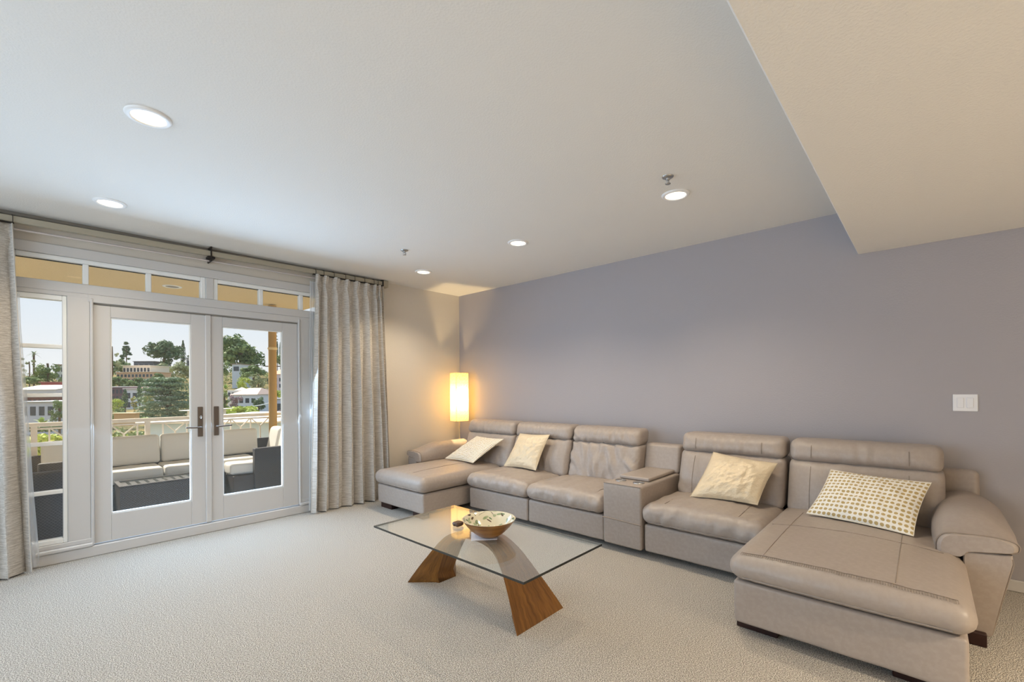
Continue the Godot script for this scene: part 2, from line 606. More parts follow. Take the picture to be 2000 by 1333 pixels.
		lev.tube([Vector3(hx, 0.992, 0.0), Vector3(hx, 0.992, 0.03), Vector3(hx, 0.992, 0.042), Vector3(hx + sgn * 0.015, 0.992, 0.048), Vector3(hx + sgn * 0.06, 0.993, 0.048), Vector3(hx + sgn * 0.118, 0.996, 0.046)], 0.0075, 10)
		part("lever", lev, M.bronze, plate)
		if k == 0:
			var kb := B.new()
			kb.tube([Vector3(hx + 0.003, 1.085, 0.002), Vector3(hx + 0.003, 1.085, 0.012)], 0.012, 16)
			kb.box(Vector3(hx, 1.07, 0.012), Vector3(hx + 0.006, 1.10, 0.026), 0.002)
			part("thumb_turn", kb, M.steel, plate)
	part("astragal", bx(-3.128, -3.080, 0.095, 2.04, -0.05, 0.010, 0.006), M.trim, t)

# ================================================================ ceiling lights, sprinklers, switch
func fixtures() -> void:
	var spots := [
		[Vector3(-3.87, CEIL, 2.20), "round recessed ceiling light nearest the camera, above the left carpet"],
		[Vector3(-3.865, CEIL, 0.74), "round recessed ceiling light above the left curtain and sidelight"],
		[Vector3(-1.21, CEIL, 3.70), "round recessed ceiling light beside the nearer sprinkler"],
		[Vector3(-1.205, CEIL, 2.225), "round recessed ceiling light in the middle of the row along the sofa"],
		[Vector3(-1.19, CEIL, 0.766), "round recessed ceiling light closest to the corner lamp"],
		[Vector3(-3.87, CEIL, 3.70), "round recessed ceiling light just in front of the soffit, above the camera"],
		[Vector3(-2.3, 2.318, 7.2), "unseen round fill light added in the soffit behind the camera, near the grey wall"],  # this and the next: unseen lamps added to brighten the right side
		[Vector3(-4.6, 2.318, 7.2), "unseen round fill light added in the soffit behind the camera, farther from the grey wall"],
	]
	var lens_m := mat(Color(1, 0.97, 0.9), 0.5)
	lens_m.emission_enabled = true
	lens_m.emission = Color(1.0, 0.93, 0.80)
	lens_m.emission_energy_multiplier = 3.0
	var trim_m := mat(Color(0.93, 0.93, 0.93), 0.4)
	for s in spots:
		var p: Vector3 = s[0]
		var t := thing("recessed_light", s[1], "ceiling light", p, "recessed lights in the white ceiling")
		part("trim_ring", B.new().lathe([Vector2(0.066, 0.0), Vector2(0.068, -0.008), Vector2(0.074, -0.012), Vector2(0.088, -0.009), Vector2(0.094, -0.003), Vector2(0.094, 0.0)], p, 40), trim_m, t)
		part("lens", B.new().lathe([Vector2(0.0, -0.0065), Vector2(0.04, -0.0065), Vector2(0.068, -0.006)], p, 40), lens_m, t)
		var a := SpotLight3D.new()
		a.name = "lamp_light"
		a.light_size = 0.06
		a.spot_angle = 64.0
		a.spot_angle_attenuation = 0.8
		a.spot_range = 20.0
		a.spot_attenuation = 2.0
		a.light_energy = (0.95 if p.x < -3.0 else 1.55) if p.y > 2.5 else 13.0
		a.light_color = Color(1.0, 0.92, 0.80)
		a.shadow_enabled = true
		t.add_child(a)
		a.rotation_degrees = Vector3(-90, 0, 0)
		a.position = Vector3(0, -0.03, 0)
	var sp := [[Vector3(-1.51, CEIL, 3.775), "chrome fire sprinkler beside the nearer recessed light"], [Vector3(-1.797, CEIL, 1.29), "chrome fire sprinkler farther away, near the curtain end"]]
	for s in sp:
		var p: Vector3 = s[0]
		var t := thing("fire_sprinkler", s[1], "sprinkler", p, "fire sprinklers in the ceiling")
		part("escutcheon", B.new().lathe([Vector2(0.012, -0.012), Vector2(0.02, -0.012), Vector2(0.034, -0.006), Vector2(0.036, 0.0)], p, 24), M.steel, t)
		part("body", B.new().lathe([Vector2(0.0, -0.022), Vector2(0.012, -0.022), Vector2(0.013, -0.016), Vector2(0.013, -0.008)], p, 16), M.steel, t)
		var fr := B.new()
		for k in [-1.0, 1.0]:
			fr.tube([p + Vector3(0.012 * k, -0.020, 0), p + Vector3(0.014 * k, -0.032, 0), p + Vector3(0.003 * k, -0.044, 0)], 0.0028, 8)
		part("frame_arm", fr, M.steel, t)
		var defl := B.new().lathe([Vector2(0.0, -0.048), Vector2(0.016, -0.048), Vector2(0.017, -0.045), Vector2(0.0, -0.044)], p, 16)
		part("deflector", defl, M.steel, t)
	var w := thing("light_switch", "white double rocker light switch on the grey wall above the right arm", "light switch", Vector3(0, 1.203, 5.164))
	part("cover_plate", bx(-0.007, 0, 1.146, 1.260, 5.104, 5.224, 0.003), M.plastic, w)
	for z in [5.127, 5.173]:
		var r := B.new()
		r.xf = Transform3D(Basis(Vector3.BACK, 0.05), Vector3(-0.007, 1.203, z + 0.0135))
		r.box(Vector3(-0.006, -0.034, -0.0165), Vector3(0.004, 0.034, 0.0165), 0.002)
		part("rocker", r, M.plastic, w)

# ================================================================ the sectional sofa
# soft leather: small creases and slow dents
func crease(p: Vector3, amp: float) -> float:
	return (nz.get_noise_3d(p.x * 9.0, p.y * 9.0, p.z * 9.0) * 0.6 + nz2.get_noise_3d(p.x * 23.0, p.y * 23.0, p.z * 23.0) * 0.4) * amp

func bump(t: float) -> float:
	return clampf(1.0 - t * t, 0.0, 1.0)

# a seat pad between z0 and z1, front at xf, back at xb; y0 underside, y1 height of the front edge
func seat_shape(xf: float, xb: float, y0: float, y1: float, z0: float, z1: float, crown: float, wrinkle: float):
	var zc := (z0 + z1) / 2.0
	var hz := (z1 - z0) / 2.0
	return func(p: Vector3) -> Vector3:
		var u := clampf((p.x - xf) / (xb - xf), 0.0, 1.0)
		var w := (p.z - zc) / hz
		var up := clampf((p.y - y0) / (y1 - y0), 0.0, 1.0)
		var q := p
		q.y += up * (crown * bump(w) * sin(PI * clampf(u * 0.8 + 0.12, 0.0, 1.0)))
		# the front swells and carries short upright creases
		var front := clampf(1.0 - (p.x - xf) / 0.12, 0.0, 1.0)
		q.x -= front * (0.016 * bump(w) + 0.012 * bump(up * 2.0 - 0.9))
		q.x -= front * wrinkle * nz2.get_noise_2d(p.z * 26.0, p.y * 5.0)
		q.z += (0.012 * bump(up * 2.0 - 1.0)) * signf(w) * absf(w)
		q.y += crease(p, wrinkle * 0.5) * up + up * wrinkle * 0.5 * nz.get_noise_2d(p.x * 3.0, p.z * 16.0)
		return q

# a back pad: leans by lean per metre of height, belly and upright gathers on its face
func back_shape(z0: float, z1: float, y0: float, y1: float, xm: float, lean: float, belly: float, fold: float, ff: float):
	var zc := (z0 + z1) / 2.0
	var hz := (z1 - z0) / 2.0
	return func(p: Vector3) -> Vector3:
		var w := (p.z - zc) / hz
		var t := clampf((p.y - y0) / (y1 - y0), 0.0, 1.0)
		var face := clampf((xm - p.x) / 0.05, 0.0, 1.0)
		var q := p
		q.x += (p.y - y0) * lean
		q.x -= face * belly * bump(w * w) * sin(PI * clampf(t * 0.9 + 0.05, 0.0, 1.0))
		q.x -= face * fold * nz2.get_noise_2d(p.z * ff + p.y * 2.0, p.y * 2.6 + ff) * clampf(1.15 - absf(w), 0.0, 1.0)
		q.x -= face * fold * 1.4 * maxf(0.0, nz.get_noise_2d((p.z * 5.0 + p.y * 7.0) * 1.3 + ff, 3.0)) * clampf(absf(w) * 2.0 - 0.9, 0.0, 1.0)
		q.y += crease(p, 0.006) * clampf(t, 0.2, 1.0)
		return q

func sofa() -> void:
	var s := thing("sectional_sofa", "taupe leather sectional sofa with a chaise at each end along the grey wall", "sofa", Vector3(-0.7, 0, 2.7))
	var L: Material = M.leather
	# --- bases: chaise by the window, three seats, chaise by the switch
	var bases := [[-1.575, -0.40, 0.062, 0.268, 0.40, 1.255], [-1.02, -0.40, 0.050, 0.262, 1.325, 2.150], [-1.02, -0.40, 0.050, 0.262, 2.160, 2.985], [-1.02, -0.40, 0.050, 0.262, 3.345, 4.185], [-1.70, -0.40, 0.062, 0.288, 4.195, 5.09]]
	for k in bases.size():
		var a: Array = bases[k]
		var f := func(p: Vector3) -> Vector3:
			return p + Vector3(-0.006 * nz.get_noise_2d(p.z * 4.0, p.y * 5.0 + k * 7.0), 0, 0)
		part("base", B.new().rbox(Vector3(a[0], a[2], a[4]), Vector3(a[1], a[3], a[5]), 0.018, Vector3i(4, 6, 16), f), L, s)
	# --- seat pads
	var pads := [[-1.60, -0.36, 0.272, 0.425, 0.385, 1.275, 0.040, 0.006], [-1.045, -0.36, 0.266, 0.415, 1.315, 2.155, 0.045, 0.018], [-1.045, -0.36, 0.266, 0.415, 2.155, 2.985, 0.048, 0.018], [-1.045, -0.36, 0.266, 0.420, 3.340, 4.185, 0.045, 0.018], [-1.725, -0.36, 0.293, 0.432, 4.185, 5.105, 0.036, 0.006]]
	var shapes := []
	for a in pads:
		var sh = seat_shape(a[0], a[1], a[2], a[3], a[4], a[5], a[6], a[7])
		shapes.append(sh)
		var n := Vector3i(26 if a[0] < -1.3 else 16, 3, 26)
		var pad := part("seat_cushion", B.new().rbox(Vector3(a[0], a[2], a[4]), Vector3(a[1], a[3], a[5]), 0.062, n, sh), L, s)
		# welt along the lower front edge
		var w := B.new()
		var pts := []
		for i in 25:
			var z := lerpf(a[4] + 0.07, a[5] - 0.07, i / 24.0)
			pts.append(sh.call(Vector3(a[0] + 0.012, a[2] + 0.026, z)) + Vector3(-0.0015, 0, 0))
		w.tube(pts, 0.0032, 6)
		part("welt", w, L, pad)
	# --- sewn seams: on top of the right chaise, the right seat and the left chaise
	var runs := [[4, 4.335, -1.66, -0.62], [4, 4.862, -1.66, -0.62], [3, 3.50, -0.98, -0.60], [3, 4.02, -0.98, -0.60], [2, 2.88, -0.98, -0.55], [0, 0.98, -1.50, -0.8]]
	for r in runs:
		var pts := []
		var a: Array = pads[r[0]]
		for i in 21:
			var x := lerpf(r[2], r[3], i / 20.0)
			pts.append(shapes[r[0]].call(Vector3(x, a[3], r[1])) + Vector3(0, 0.0008, 0))
		part("seam", B.new().tube(pts, 0.0018, 6), M.seam, s)
	# stitched line round the front of the right chaise and its cross seam
	for c in [[-1.675, 4.235, 5.06], [-1.03, 4.235, 5.03]]:
		var pts := []
		for i in 31:
			pts.append(shapes[4].call(Vector3(c[0], 0.432, lerpf(c[1], c[2], i / 30.0))) + Vector3(0, 0.0008, 0))
		part("seam", B.new().tube(pts, 0.0018, 6), M.seam, s)
	var stitch := B.new()
	for i in 90:
		var z := lerpf(4.235, 5.06, i / 89.0)
		var p: Vector3 = shapes[4].call(Vector3(-1.683, 0.432, z))
		var q: Vector3 = shapes[4].call(Vector3(-1.696, 0.428, z))
		stitch.tube([p + Vector3(0, 0.002, 0), q + Vector3(-0.002, 0.0, 0)], 0.0013, 4)
	part("stitching", stitch, M.seam, s).set_meta("kind", "stuff")
	# --- back pads and head rests:  z0 z1, gathers
	var backs := [[0.60, 1.41, 0.022, 9.0, 0.045], [1.43, 2.215, 0.022, 9.0, 0.05], [2.235, 3.0, 0.040, 10.0, 0.02], [3.385, 4.185, 0.018, 8.0, 0.05], [4.205, 5.055, 0.012, 6.0, 0.05]]
	for k in backs.size():
		var a: Array = backs[k]
		part("back_frame", B.new().rbox(Vector3(-0.155, 0.05, a[0] + 0.02), Vector3(-0.055, 0.77, a[1] - 0.02 if k < 4 else 5.22), 0.04, Vector3i(2, 4, 4)), L, s)
		var sh = back_shape(a[0], a[1], 0.40, 0.79, -0.34, 0.30, a[4], a[2], a[3])
		part("back_cushion", B.new().rbox(Vector3(-0.50, 0.40, a[0]), Vector3(-0.28, 0.782, a[1]), 0.045, Vector3i(3, 16, 34), sh), L, s)
		var hs = back_shape(a[0], a[1], 0.775, 0.93, -0.26, 0.26, 0.026, a[2] * 0.65, 21.0)
		var h := part("headrest", B.new().rbox(Vector3(-0.402, 0.768, a[0] + 0.004), Vector3(-0.19, 0.928, a[1] - 0.004), 0.048, Vector3i(4, 8, 44), hs), L, s)
		var pts := []
		for i in 31:
			var z := lerpf(a[0] + 0.06, a[1] - 0.06, i / 30.0)
			pts.append(hs.call(Vector3(-0.37, 0.772, z)) + Vector3(-0.004, -0.004, 0))
		part("welt", B.new().tube(pts, 0.0045, 6), L, h)
		if k >= 3:
			for z in [lerpf(a[0], a[1], 0.17), lerpf(a[0], a[1], 0.80)]:
				var lp := []
				for i in 15:
					lp.append(hs.call(Vector3(-0.405, lerpf(0.80, 0.89, i / 14.0), z)) + Vector3(-0.001, 0, 0))
				part("seam", B.new().tube(lp, 0.0018, 6), M.seam, h)
				lp = []
				for i in 15:
					lp.append(sh.call(Vector3(-0.50, lerpf(0.45, 0.74, i / 14.0), z)) + Vector3(-0.001, 0, 0))
				part("seam", B.new().tube(lp, 0.0018, 6), M.seam, s)
	# --- the console between the seats
	var c := part("console", B.new().rbox(Vector3(-1.045, 0.050, 2.995), Vector3(-0.20, 0.548, 3.335), 0.02, Vector3i(6, 6, 6)), L, s)
	part("console_back", B.new().rbox(Vector3(-0.33, 0.54, 3.0), Vector3(-0.20, 0.795, 3.335), 0.03, Vector3i(2, 5, 5), func(p: Vector3) -> Vector3: return p + Vector3((p.y - 0.54) * 0.22, 0, 0)), L, s)
	part("lid", B.new().rbox(Vector3(-0.83, 0.550, 3.03), Vector3(-0.31, 0.580, 3.30), 0.012, Vector3i(4, 2, 4)), L, c)
	for z in [3.085, 3.245]:
		var o := Vector3(-0.905, 0.5485, z)
		part("cup_holder", B.new().lathe([Vector2(0.0, -0.0), Vector2(0.028, 0.0005), Vector2(0.034, 0.002), Vector2(0.036, 0.005), Vector2(0.044, 0.006), Vector2(0.046, 0.003), Vector2(0.046, 0.0)], o, 32), M.steel, c, "chrome cup holder")
	var sm := B.new()
	sm.tube([Vector3(-1.047, 0.262, 3.0), Vector3(-1.049, 0.258, 3.17), Vector3(-1.047, 0.250, 3.33)], 0.005, 6)
	part("seam", sm, M.seam, c)
	part("seam", B.new().tube([Vector3(-1.041, 0.543, 3.004), Vector3(-1.041, 0.543, 3.326)], 0.004, 6), M.seam, c)
	# --- arms
	arm(s, 1.0, 0.0)
	arm(s, -1.0, 5.415)
	# --- feet
	for a in [[-1.615, -1.52, 4.185, 4.385], [-1.615, -1.52, 4.845, 5.04], [-1.02, -0.93, 5.115, 5.185], [-1.545, -1.46, 0.42, 0.63], [-1.545, -1.46, 1.03, 1.20]]:
		part("foot", bx(a[0], a[1], 0.0, 0.066, a[2], a[3], 0.004), M.foot, s, "dark wooden block foot")

# a rolled arm; m = 1: right arm as measured, m = -1: its mirror image about z = zm / 2
func arm(s: Node3D, m: float, zm: float) -> void:
	var L: Material = M.leather
	var front := [Vector2(5.012, 0.425), Vector2(5.000, 0.455), Vector2(5.004, 0.500), Vector2(5.024, 0.532), Vector2(5.06, 0.546), Vector2(5.13, 0.552), Vector2(5.21, 0.555), Vector2(5.27, 0.548), Vector2(5.298, 0.532), Vector2(5.302, 0.508), Vector2(5.286, 0.490), Vector2(5.20, 0.475), Vector2(5.12, 0.460), Vector2(5.085, 0.425)]
	var main := [Vector2(5.000, 0.425), Vector2(4.985, 0.470), Vector2(4.990, 0.530), Vector2(5.022, 0.590), Vector2(5.07, 0.625), Vector2(5.13, 0.640), Vector2(5.20, 0.628), Vector2(5.26, 0.592), Vector2(5.300, 0.548), Vector2(5.312, 0.512), Vector2(5.290, 0.488), Vector2(5.20, 0.472), Vector2(5.12, 0.455), Vector2(5.09, 0.425)]
	var fine := func(sec: Array) -> Array:
		var out := []
		var n := sec.size()
		for i in n:
			for j in 3:
				out.append(sec[i].cubic_interpolate(sec[(i + 1) % n], sec[(i - 1 + n) % n], sec[(i + 2) % n], j / 3.0))
		return out
	var fs: Array = fine.call(front)
	var ms: Array = fine.call(main)
	var secs := []
	var place := func(v: Vector2, x: float) -> Vector3:
		return Vector3(x, v.y, v.x if m > 0 else zm - v.x)
	var mid := Vector2(5.15, 0.50)
	var xs := [-1.000, -0.994, -0.982, -0.965, -0.93, -0.88, -0.82, -0.75, -0.66, -0.55, -0.42, -0.30, -0.19]
	for x in xs:
		var t := smoothstep(-0.97, -0.70, x)
		var shrink: float = 1.0 if x > -0.975 else lerpf(0.86, 1.0, sqrt(clampf((x + 1.0) / 0.025, 0, 1)))
		var sec := []
		for i in fs.size():
			var v: Vector2 = fs[i].lerp(ms[i], t)
			v = mid + (v - mid) * shrink
			v.y += 0.003 * nz.get_noise_2d(x * 12.0, v.x * 14.0)
			sec.append(place.call(v, x))
		secs.append(sec)
	if m < 0:
		for q in secs:
			q.reverse()
	var a := part("armrest", B.new().loft(secs), L, s)
	var pipe := []
	for i in range(0, 36):
		var v: Vector2 = mid + (fs[i] - mid) * 1.0
		pipe.append(place.call(v, -0.983))
	part("piping", B.new().tube(pipe, 0.0035, 6), M.seam, a)
	# the upright panel below the roll: wide at the top, narrow at the floor
	var poly := [Vector2(5.105, 0.462), Vector2(5.104, 0.25), Vector2(5.112, 0.055), Vector2(5.197, 0.045), Vector2(5.206, 0.055), Vector2(5.243, 0.25), Vector2(5.282, 0.44), Vector2(5.278, 0.476)]
	var ps := []
	for x in [-0.985, -0.978, -0.20]:
		var sec := []
		for v in poly:
			var q: Vector2 = v
			if x < -0.98:
				q = Vector2(5.17, 0.25) + (q - Vector2(5.17, 0.25)) * Vector2(0.93, 0.975)
			sec.append(place.call(q, x))
		sec.reverse()
		if m < 0:
			sec.reverse()
		ps.append(sec)
	var pn := part("arm_panel", B.new().loft(ps, false), L, s)
	var pp := []
	for v in [Vector2(5.11, 0.457), Vector2(5.26, 0.468), Vector2(5.279, 0.455), Vector2(5.281, 0.43), Vector2(5.243, 0.25), Vector2(5.205, 0.06)]:
		pp.append(place.call(v, -0.979))
	part("piping", B.new().tube(pp, 0.0035, 6), M.seam, pn)

# ================================================================ throw pillows
func pillow(label: String, bl: Vector3, br: Vector3, tr: Vector3, tl: Vector3, thick: float, m: Material, group: String, wob: float, sd: float) -> void:
	var c := (bl + br + tr + tl) / 4.0
	var n := ((br - bl).cross(tl - bl)).normalized()
	if n.x > 0:
		n = -n
	var t := thing("throw_pillow", label, "pillow", Vector3(c.x, bl.y, c.z), group)
	var w := (br - bl).length()
	var h := (tl - bl).length()
	for side in [1.0, -1.0]:
		var f := func(u: float, v: float) -> Vector3:
			var a := u * 2.0 - 1.0
			var b := v * 2.0 - 1.0
			# edges draw in between the corners
			var uu := u - 0.5 * 0.055 * a * bump(b)
			var vv := v - 0.5 * 0.055 * b * bump(a)
			var p := bl.lerp(br, uu).lerp(tl.lerp(tr, uu), vv)
			var d := thick * pow(bump(a) * bump(b), 0.55)
			d += wob * nz.get_noise_3d(u * 5.0, v * 5.0, sd) * bump(a) * bump(b) + wob * 0.7 * nz2.get_noise_3d(u * 11.0, v * 11.0, sd) * clampf(bump(a) * bump(b) * 3.0, 0.0, 1.0)
			return p + n * d * side
		var b := B.new()
		if side > 0:
			b.surf(f, 40, 30, 0, 1, 0, 1, Vector2(w, h) / 0.45)
		else:
			b.surf(func(u: float, v: float) -> Vector3: return f.call(1.0 - u, v), 24, 20, 0, 1, 0, 1, Vector2(w, h) / 0.45)
		part("front_cover" if side > 0 else "back_cover", b, m, t)
	var edge := []
	for i in 24:
		edge.append(bl.lerp(br, i / 24.0) + (tl - bl) * 0.0275 * bump(i / 12.0 - 1.0))
	for i in 24:
		edge.append(br.lerp(tr, i / 24.0) + (bl - br) * 0.0275 * bump(i / 12.0 - 1.0))
	for i in 24:
		edge.append(tr.lerp(tl, i / 24.0) + (bl - tl) * 0.0275 * bump(i / 12.0 - 1.0))
	for i in 24:
		edge.append(tl.lerp(bl, i / 24.0) + (br - bl) * 0.0275 * bump(i / 12.0 - 1.0))
	part("edge_seam", B.new().tube(edge, 0.003, 6, true), m, t)

func pillows() -> void:
	# printed dots, and woven satin with a pebbled grain
	var dots := Image.create(512, 512, false, Image.FORMAT_RGB8)
	dots.fill(Color(0.93, 0.91, 0.87))
	var cells := 16
	for i in cells:
		for j in cells:
			var cc := Vector2((i + 0.5) * 512.0 / cells, (j + 0.5) * 512.0 / cells)
			for x in range(int(cc.x) - 12, int(cc.x) + 13):
				for y in range(int(cc.y) - 10, int(cc.y) + 11):
					if Vector2((x - cc.x) / 12.0, (y - cc.y) / 9.5).length() < 1.0:
						dots.set_pixel(clampi(x, 0, 511), clampi(y, 0, 511), Color(0.72, 0.62, 0.40))
	var dot_m := mat(Color(1, 1, 1), 0.55)
	dot_m.albedo_texture = ImageTexture.create_from_image(dots)
	dot_m.rim_enabled = true
	dot_m.rim = 0.4
	var dot_s: StandardMaterial3D = dot_m.duplicate()
	dot_s.uv1_scale = Vector3(1.5, 1.5, 1)
	var satin := mat(Color(0.86, 0.79, 0.67), 0.42, 0.12)
	satin.rim_enabled = true
	satin.rim = 0.6
	satin.heightmap_enabled = true
	satin.heightmap_texture = noise_tex(0.07, Color.BLACK, Color.BLACK, 512, 3, FastNoiseLite.TYPE_CELLULAR, 31)
	satin.heightmap_scale = 0.18
	pillow("flattened pillow with small cream and gold dots, lying on the left chaise", Vector3(-0.775, 0.472, 0.61), Vector3(-0.785, 0.472, 1.13), Vector3(-0.50, 0.735, 1.345), Vector3(-0.475, 0.735, 0.86), 0.058, dot_s, "dotted pillows", 0.012, 2.0)
	pillow("plain champagne satin pillow on the seat beside the left chaise", Vector3(-0.675, 0.466, 1.515), Vector3(-0.665, 0.466, 1.965), Vector3(-0.475, 0.827, 2.005), Vector3(-0.475, 0.814, 1.58), 0.062, satin, "champagne satin pillows", 0.014, 5.0)
	pillow("plain champagne satin pillow on the seat right of the console", Vector3(-0.745, 0.466, 3.60), Vector3(-0.69, 0.466, 4.065), Vector3(-0.48, 0.748, 4.15), Vector3(-0.48, 0.793, 3.69), 0.070, satin, "champagne satin pillows", 0.014, 9.0)
	pillow("long pillow with rows of large gold dots on the right chaise", Vector3(-0.72, 0.468, 4.37), Vector3(-0.845, 0.462, 4.91), Vector3(-0.505, 0.722, 4.99), Vector3(-0.50, 0.744, 4.48), 0.068, dot_m, "dotted pillows", 0.016, 13.0)

# ================================================================ coffee table, bowl and small things on it
func table() -> void:
	var t := thing("coffee_table", "glass topped coffee table on a bent walnut arch in front of the sofa", "coffee table", Vector3(-2.30, 0, 2.84))
	var x0 := -2.708
	var x1 := -2.018
	var z0 := 2.256
	var z1 := 3.578
	var g := part("glass_top", B.new().box(Vector3(x0, 0.409, z0), Vector3(x1, 0.421, z1), 0), M.table_glass, t)
	var e := B.new()
	e.box(Vector3(x0 - 0.001, 0.4095, z0 - 0.001), Vector3(x0 + 0.002, 0.4205, z1 + 0.001), 0)
	e.box(Vector3(x1 - 0.002, 0.4095, z0 - 0.001), Vector3(x1 + 0.001, 0.4205, z1 + 0.001), 0)
	e.box(Vector3(x0 + 0.002, 0.4095, z0 - 0.001), Vector3(x1 - 0.002, 0.4205, z0 + 0.002), 0)
	e.box(Vector3(x0 + 0.002, 0.4095, z1 - 0.002), Vector3(x1 - 0.002, 0.4205, z1 + 0.001), 0)
	part("glass_edge", e, M.glass_edge, g, "dark polished glass edge")
	# arch: distance from the middle, height and width of the outer face
	var half := [Vector3(0.505, 0.0, 0.417), Vector3(0.472, 0.05, 0.388), Vector3(0.437, 0.10, 0.355), Vector3(0.402, 0.15, 0.320), Vector3(0.363, 0.20, 0.285), Vector3(0.325, 0.25, 0.252), Vector3(0.282, 0.30, 0.222), Vector3(0.247, 0.335, 0.198), Vector3(0.20, 0.366, 0.180), Vector3(0.15, 0.388, 0.170), Vector3(0.09, 0.400, 0.164), Vector3(0.03, 0.405, 0.162)]
	var prof := []
	for p in half:
		prof.append(Vector3(-p.x, p.y, p.z))
	for i in half.size():
		prof.append(half[half.size() - 1 - i])
	var outer := B.new()
	var inner := B.new()
	var n := prof.size()
	var secs := []
	for i in n:
		var p: Vector3 = prof[i]
		var a: Vector3 = prof[maxi(i - 1, 0)]
		var b: Vector3 = prof[mini(i + 1, n - 1)]
		var d := Vector2(b.x - a.x, b.y - a.y).normalized()
		var nn := Vector2(d.y, -d.x)
		var low: float = 1.0 - smoothstep(0.0, 0.36, p.y)
		var th: float = lerpf(0.045, 0.105, low)
		var q := Vector2(p.x, p.y) + nn * th
		if p.y < 0.08:
			q.y = maxf(q.y, 0.0) * (p.y / 0.08)
			q.x = p.x - signf(p.x) * 0.145 * lerpf(1.0, 0.92, p.y / 0.08)
		var wi: float = lerpf(p.z - 0.05, p.z - 0.25, low)
		secs.append([Vector3(-2.295 - p.z / 2, p.y, 2.842 + p.x), Vector3(-2.295 + p.z / 2, p.y, 2.842 + p.x), Vector3(-2.29 + wi / 2, q.y, 2.842 + q.x), Vector3(-2.29 - wi / 2, q.y, 2.842 + q.x)])
	var faces := B.new()
	faces.st.set_smooth_group(0)
	for k in 4:
		faces.st.set_smooth_group(k)
		for i in n - 1:
			var k2 := (k + 1) % 4
			var u0 := 0.0
			var u1: float = [0.9, 0.25, 0.5, 0.25][k]
			faces.quad(secs[i][k], secs[i][k2], secs[i + 1][k2], secs[i + 1][k], Vector2(u0, i * 0.12), Vector2(u1, i * 0.12), Vector2(u1, (i + 1) * 0.12), Vector2(u0, (i + 1) * 0.12))
	faces.flat()
	for i in [0, n - 1]:
		faces.quad(secs[i][0], secs[i][1], secs[i][2], secs[i][3])
	part("arch_base", faces, M.walnut, t, "bent walnut arch with flared feet")
	# the bowl
	var c := Vector3(-2.352, 0.4235, 2.985)
	var bowl := thing("decorative_bowl", "round painted bowl with a brown outside standing on the glass table", "bowl", c)
	var om := tri_mat(Color(0.62, 0.44, 0.22), 0.3, 0.5, noise_tex(0.012, Color(0.62, 0.50, 0.42), Color(1, 1, 1), 256, 3, FastNoiseLite.TYPE_SIMPLEX_SMOOTH, 41))
	om.uv1_scale = Vector3(1.2, 14, 1.2)
	var prof_o := [Vector2(0.0, 0.0), Vector2(0.052, 0.0), Vector2(0.060, 0.003), Vector2(0.082, 0.016), Vector2(0.108, 0.038), Vector2(0.132, 0.063), Vector2(0.150, 0.085), Vector2(0.162, 0.102), Vector2(0.165, 0.106)]
	var body := part("bowl_body", B.new().lathe(prof_o, c, 64), om, bowl)
	var leafy := Image.create(512, 256, false, Image.FORMAT_RGB8)
	leafy.fill(Color(0.88, 0.84, 0.73))
	var rng := RandomNumberGenerator.new()
	rng.seed = 5
	for i in 95:
		var cc := Vector2(rng.randf() * 512, rng.randf_range(20, 185))
		var r := Vector2(rng.randf_range(3, 9), rng.randf_range(6, 17))
		var col: Color = [Color(0.45, 0.52, 0.38), Color(0.58, 0.63, 0.46), Color(0.38, 0.30, 0.22), Color(0.50, 0.40, 0.33), Color(0.68, 0.70, 0.55)][rng.randi() % 5]
		var an := rng.randf_range(-0.9, 0.9)
		for x in range(int(cc.x) - 18, int(cc.x) + 19):
			for y in range(maxi(0, int(cc.y) - 18), mini(256, int(cc.y) + 19)):
				if ((Vector2(x, y) - cc).rotated(an) / r).length() < 1.0:
					leafy.set_pixel((x + 512) % 512, y, col)
	for i in 9:
		var x0_ := rng.randi() % 512
		var sl := rng.randf_range(-1.2, 1.2)
		for y in range(10, 90):
			for w in 2:
				leafy.set_pixel(posmod(x0_ + int(sl * y) + w, 512), y, Color(0.25, 0.22, 0.18))
	var im := mat(Color(1, 1, 1), 0.18)
	im.albedo_texture = ImageTexture.create_from_image(leafy)
	im.clearcoat_enabled = true
	im.clearcoat = 0.6
	im.clearcoat_roughness = 0.1
	part("painted_inside", B.new().lathe([Vector2(0.165, 0.106), Vector2(0.163, 0.1075), Vector2(0.158, 0.104), Vector2(0.144, 0.085), Vector2(0.124, 0.062), Vector2(0.10, 0.040), Vector2(0.075, 0.022), Vector2(0.05, 0.014), Vector2(0.0, 0.012)], c, 64), im, body, "cream inside painted with green and brown leaves")
	# a square paper coaster under it and a small brown stone beside it
	var nb := B.new()
	nb.xf = Transform3D(Basis(Vector3.UP, 0.83), Vector3(-2.372, 0.4215, 2.96))
	nb.box(Vector3(-0.078, 0, -0.078), Vector3(0.078, 0.0018, 0.078), 0)
	solo("paper_coaster", nb, mat(Color(0.92, 0.92, 0.95), 0.8), "square white paper coaster under the painted bowl", "coaster")
	var sb := B.new().rbox(Vector3(-2.375, 0.4215, 2.655), Vector3(-2.315, 0.450, 2.715), 0.014, Vector3i(4, 3, 4), func(p: Vector3) -> Vector3: return p + Vector3(1, 0.4, 1) * 0.006 * nz.get_noise_3d(p.x * 40, p.y * 40, p.z * 40))
	solo("brown_stone", sb, tri_mat(Color(0.42, 0.29, 0.18), 0.5, 0.05, noise_tex(0.05, Color(0.5, 0.45, 0.4), Color(1, 1, 1), 128, 3, FastNoiseLite.TYPE_SIMPLEX_SMOOTH, 44)), "small brown stone on the glass table behind the bowl", "stone")

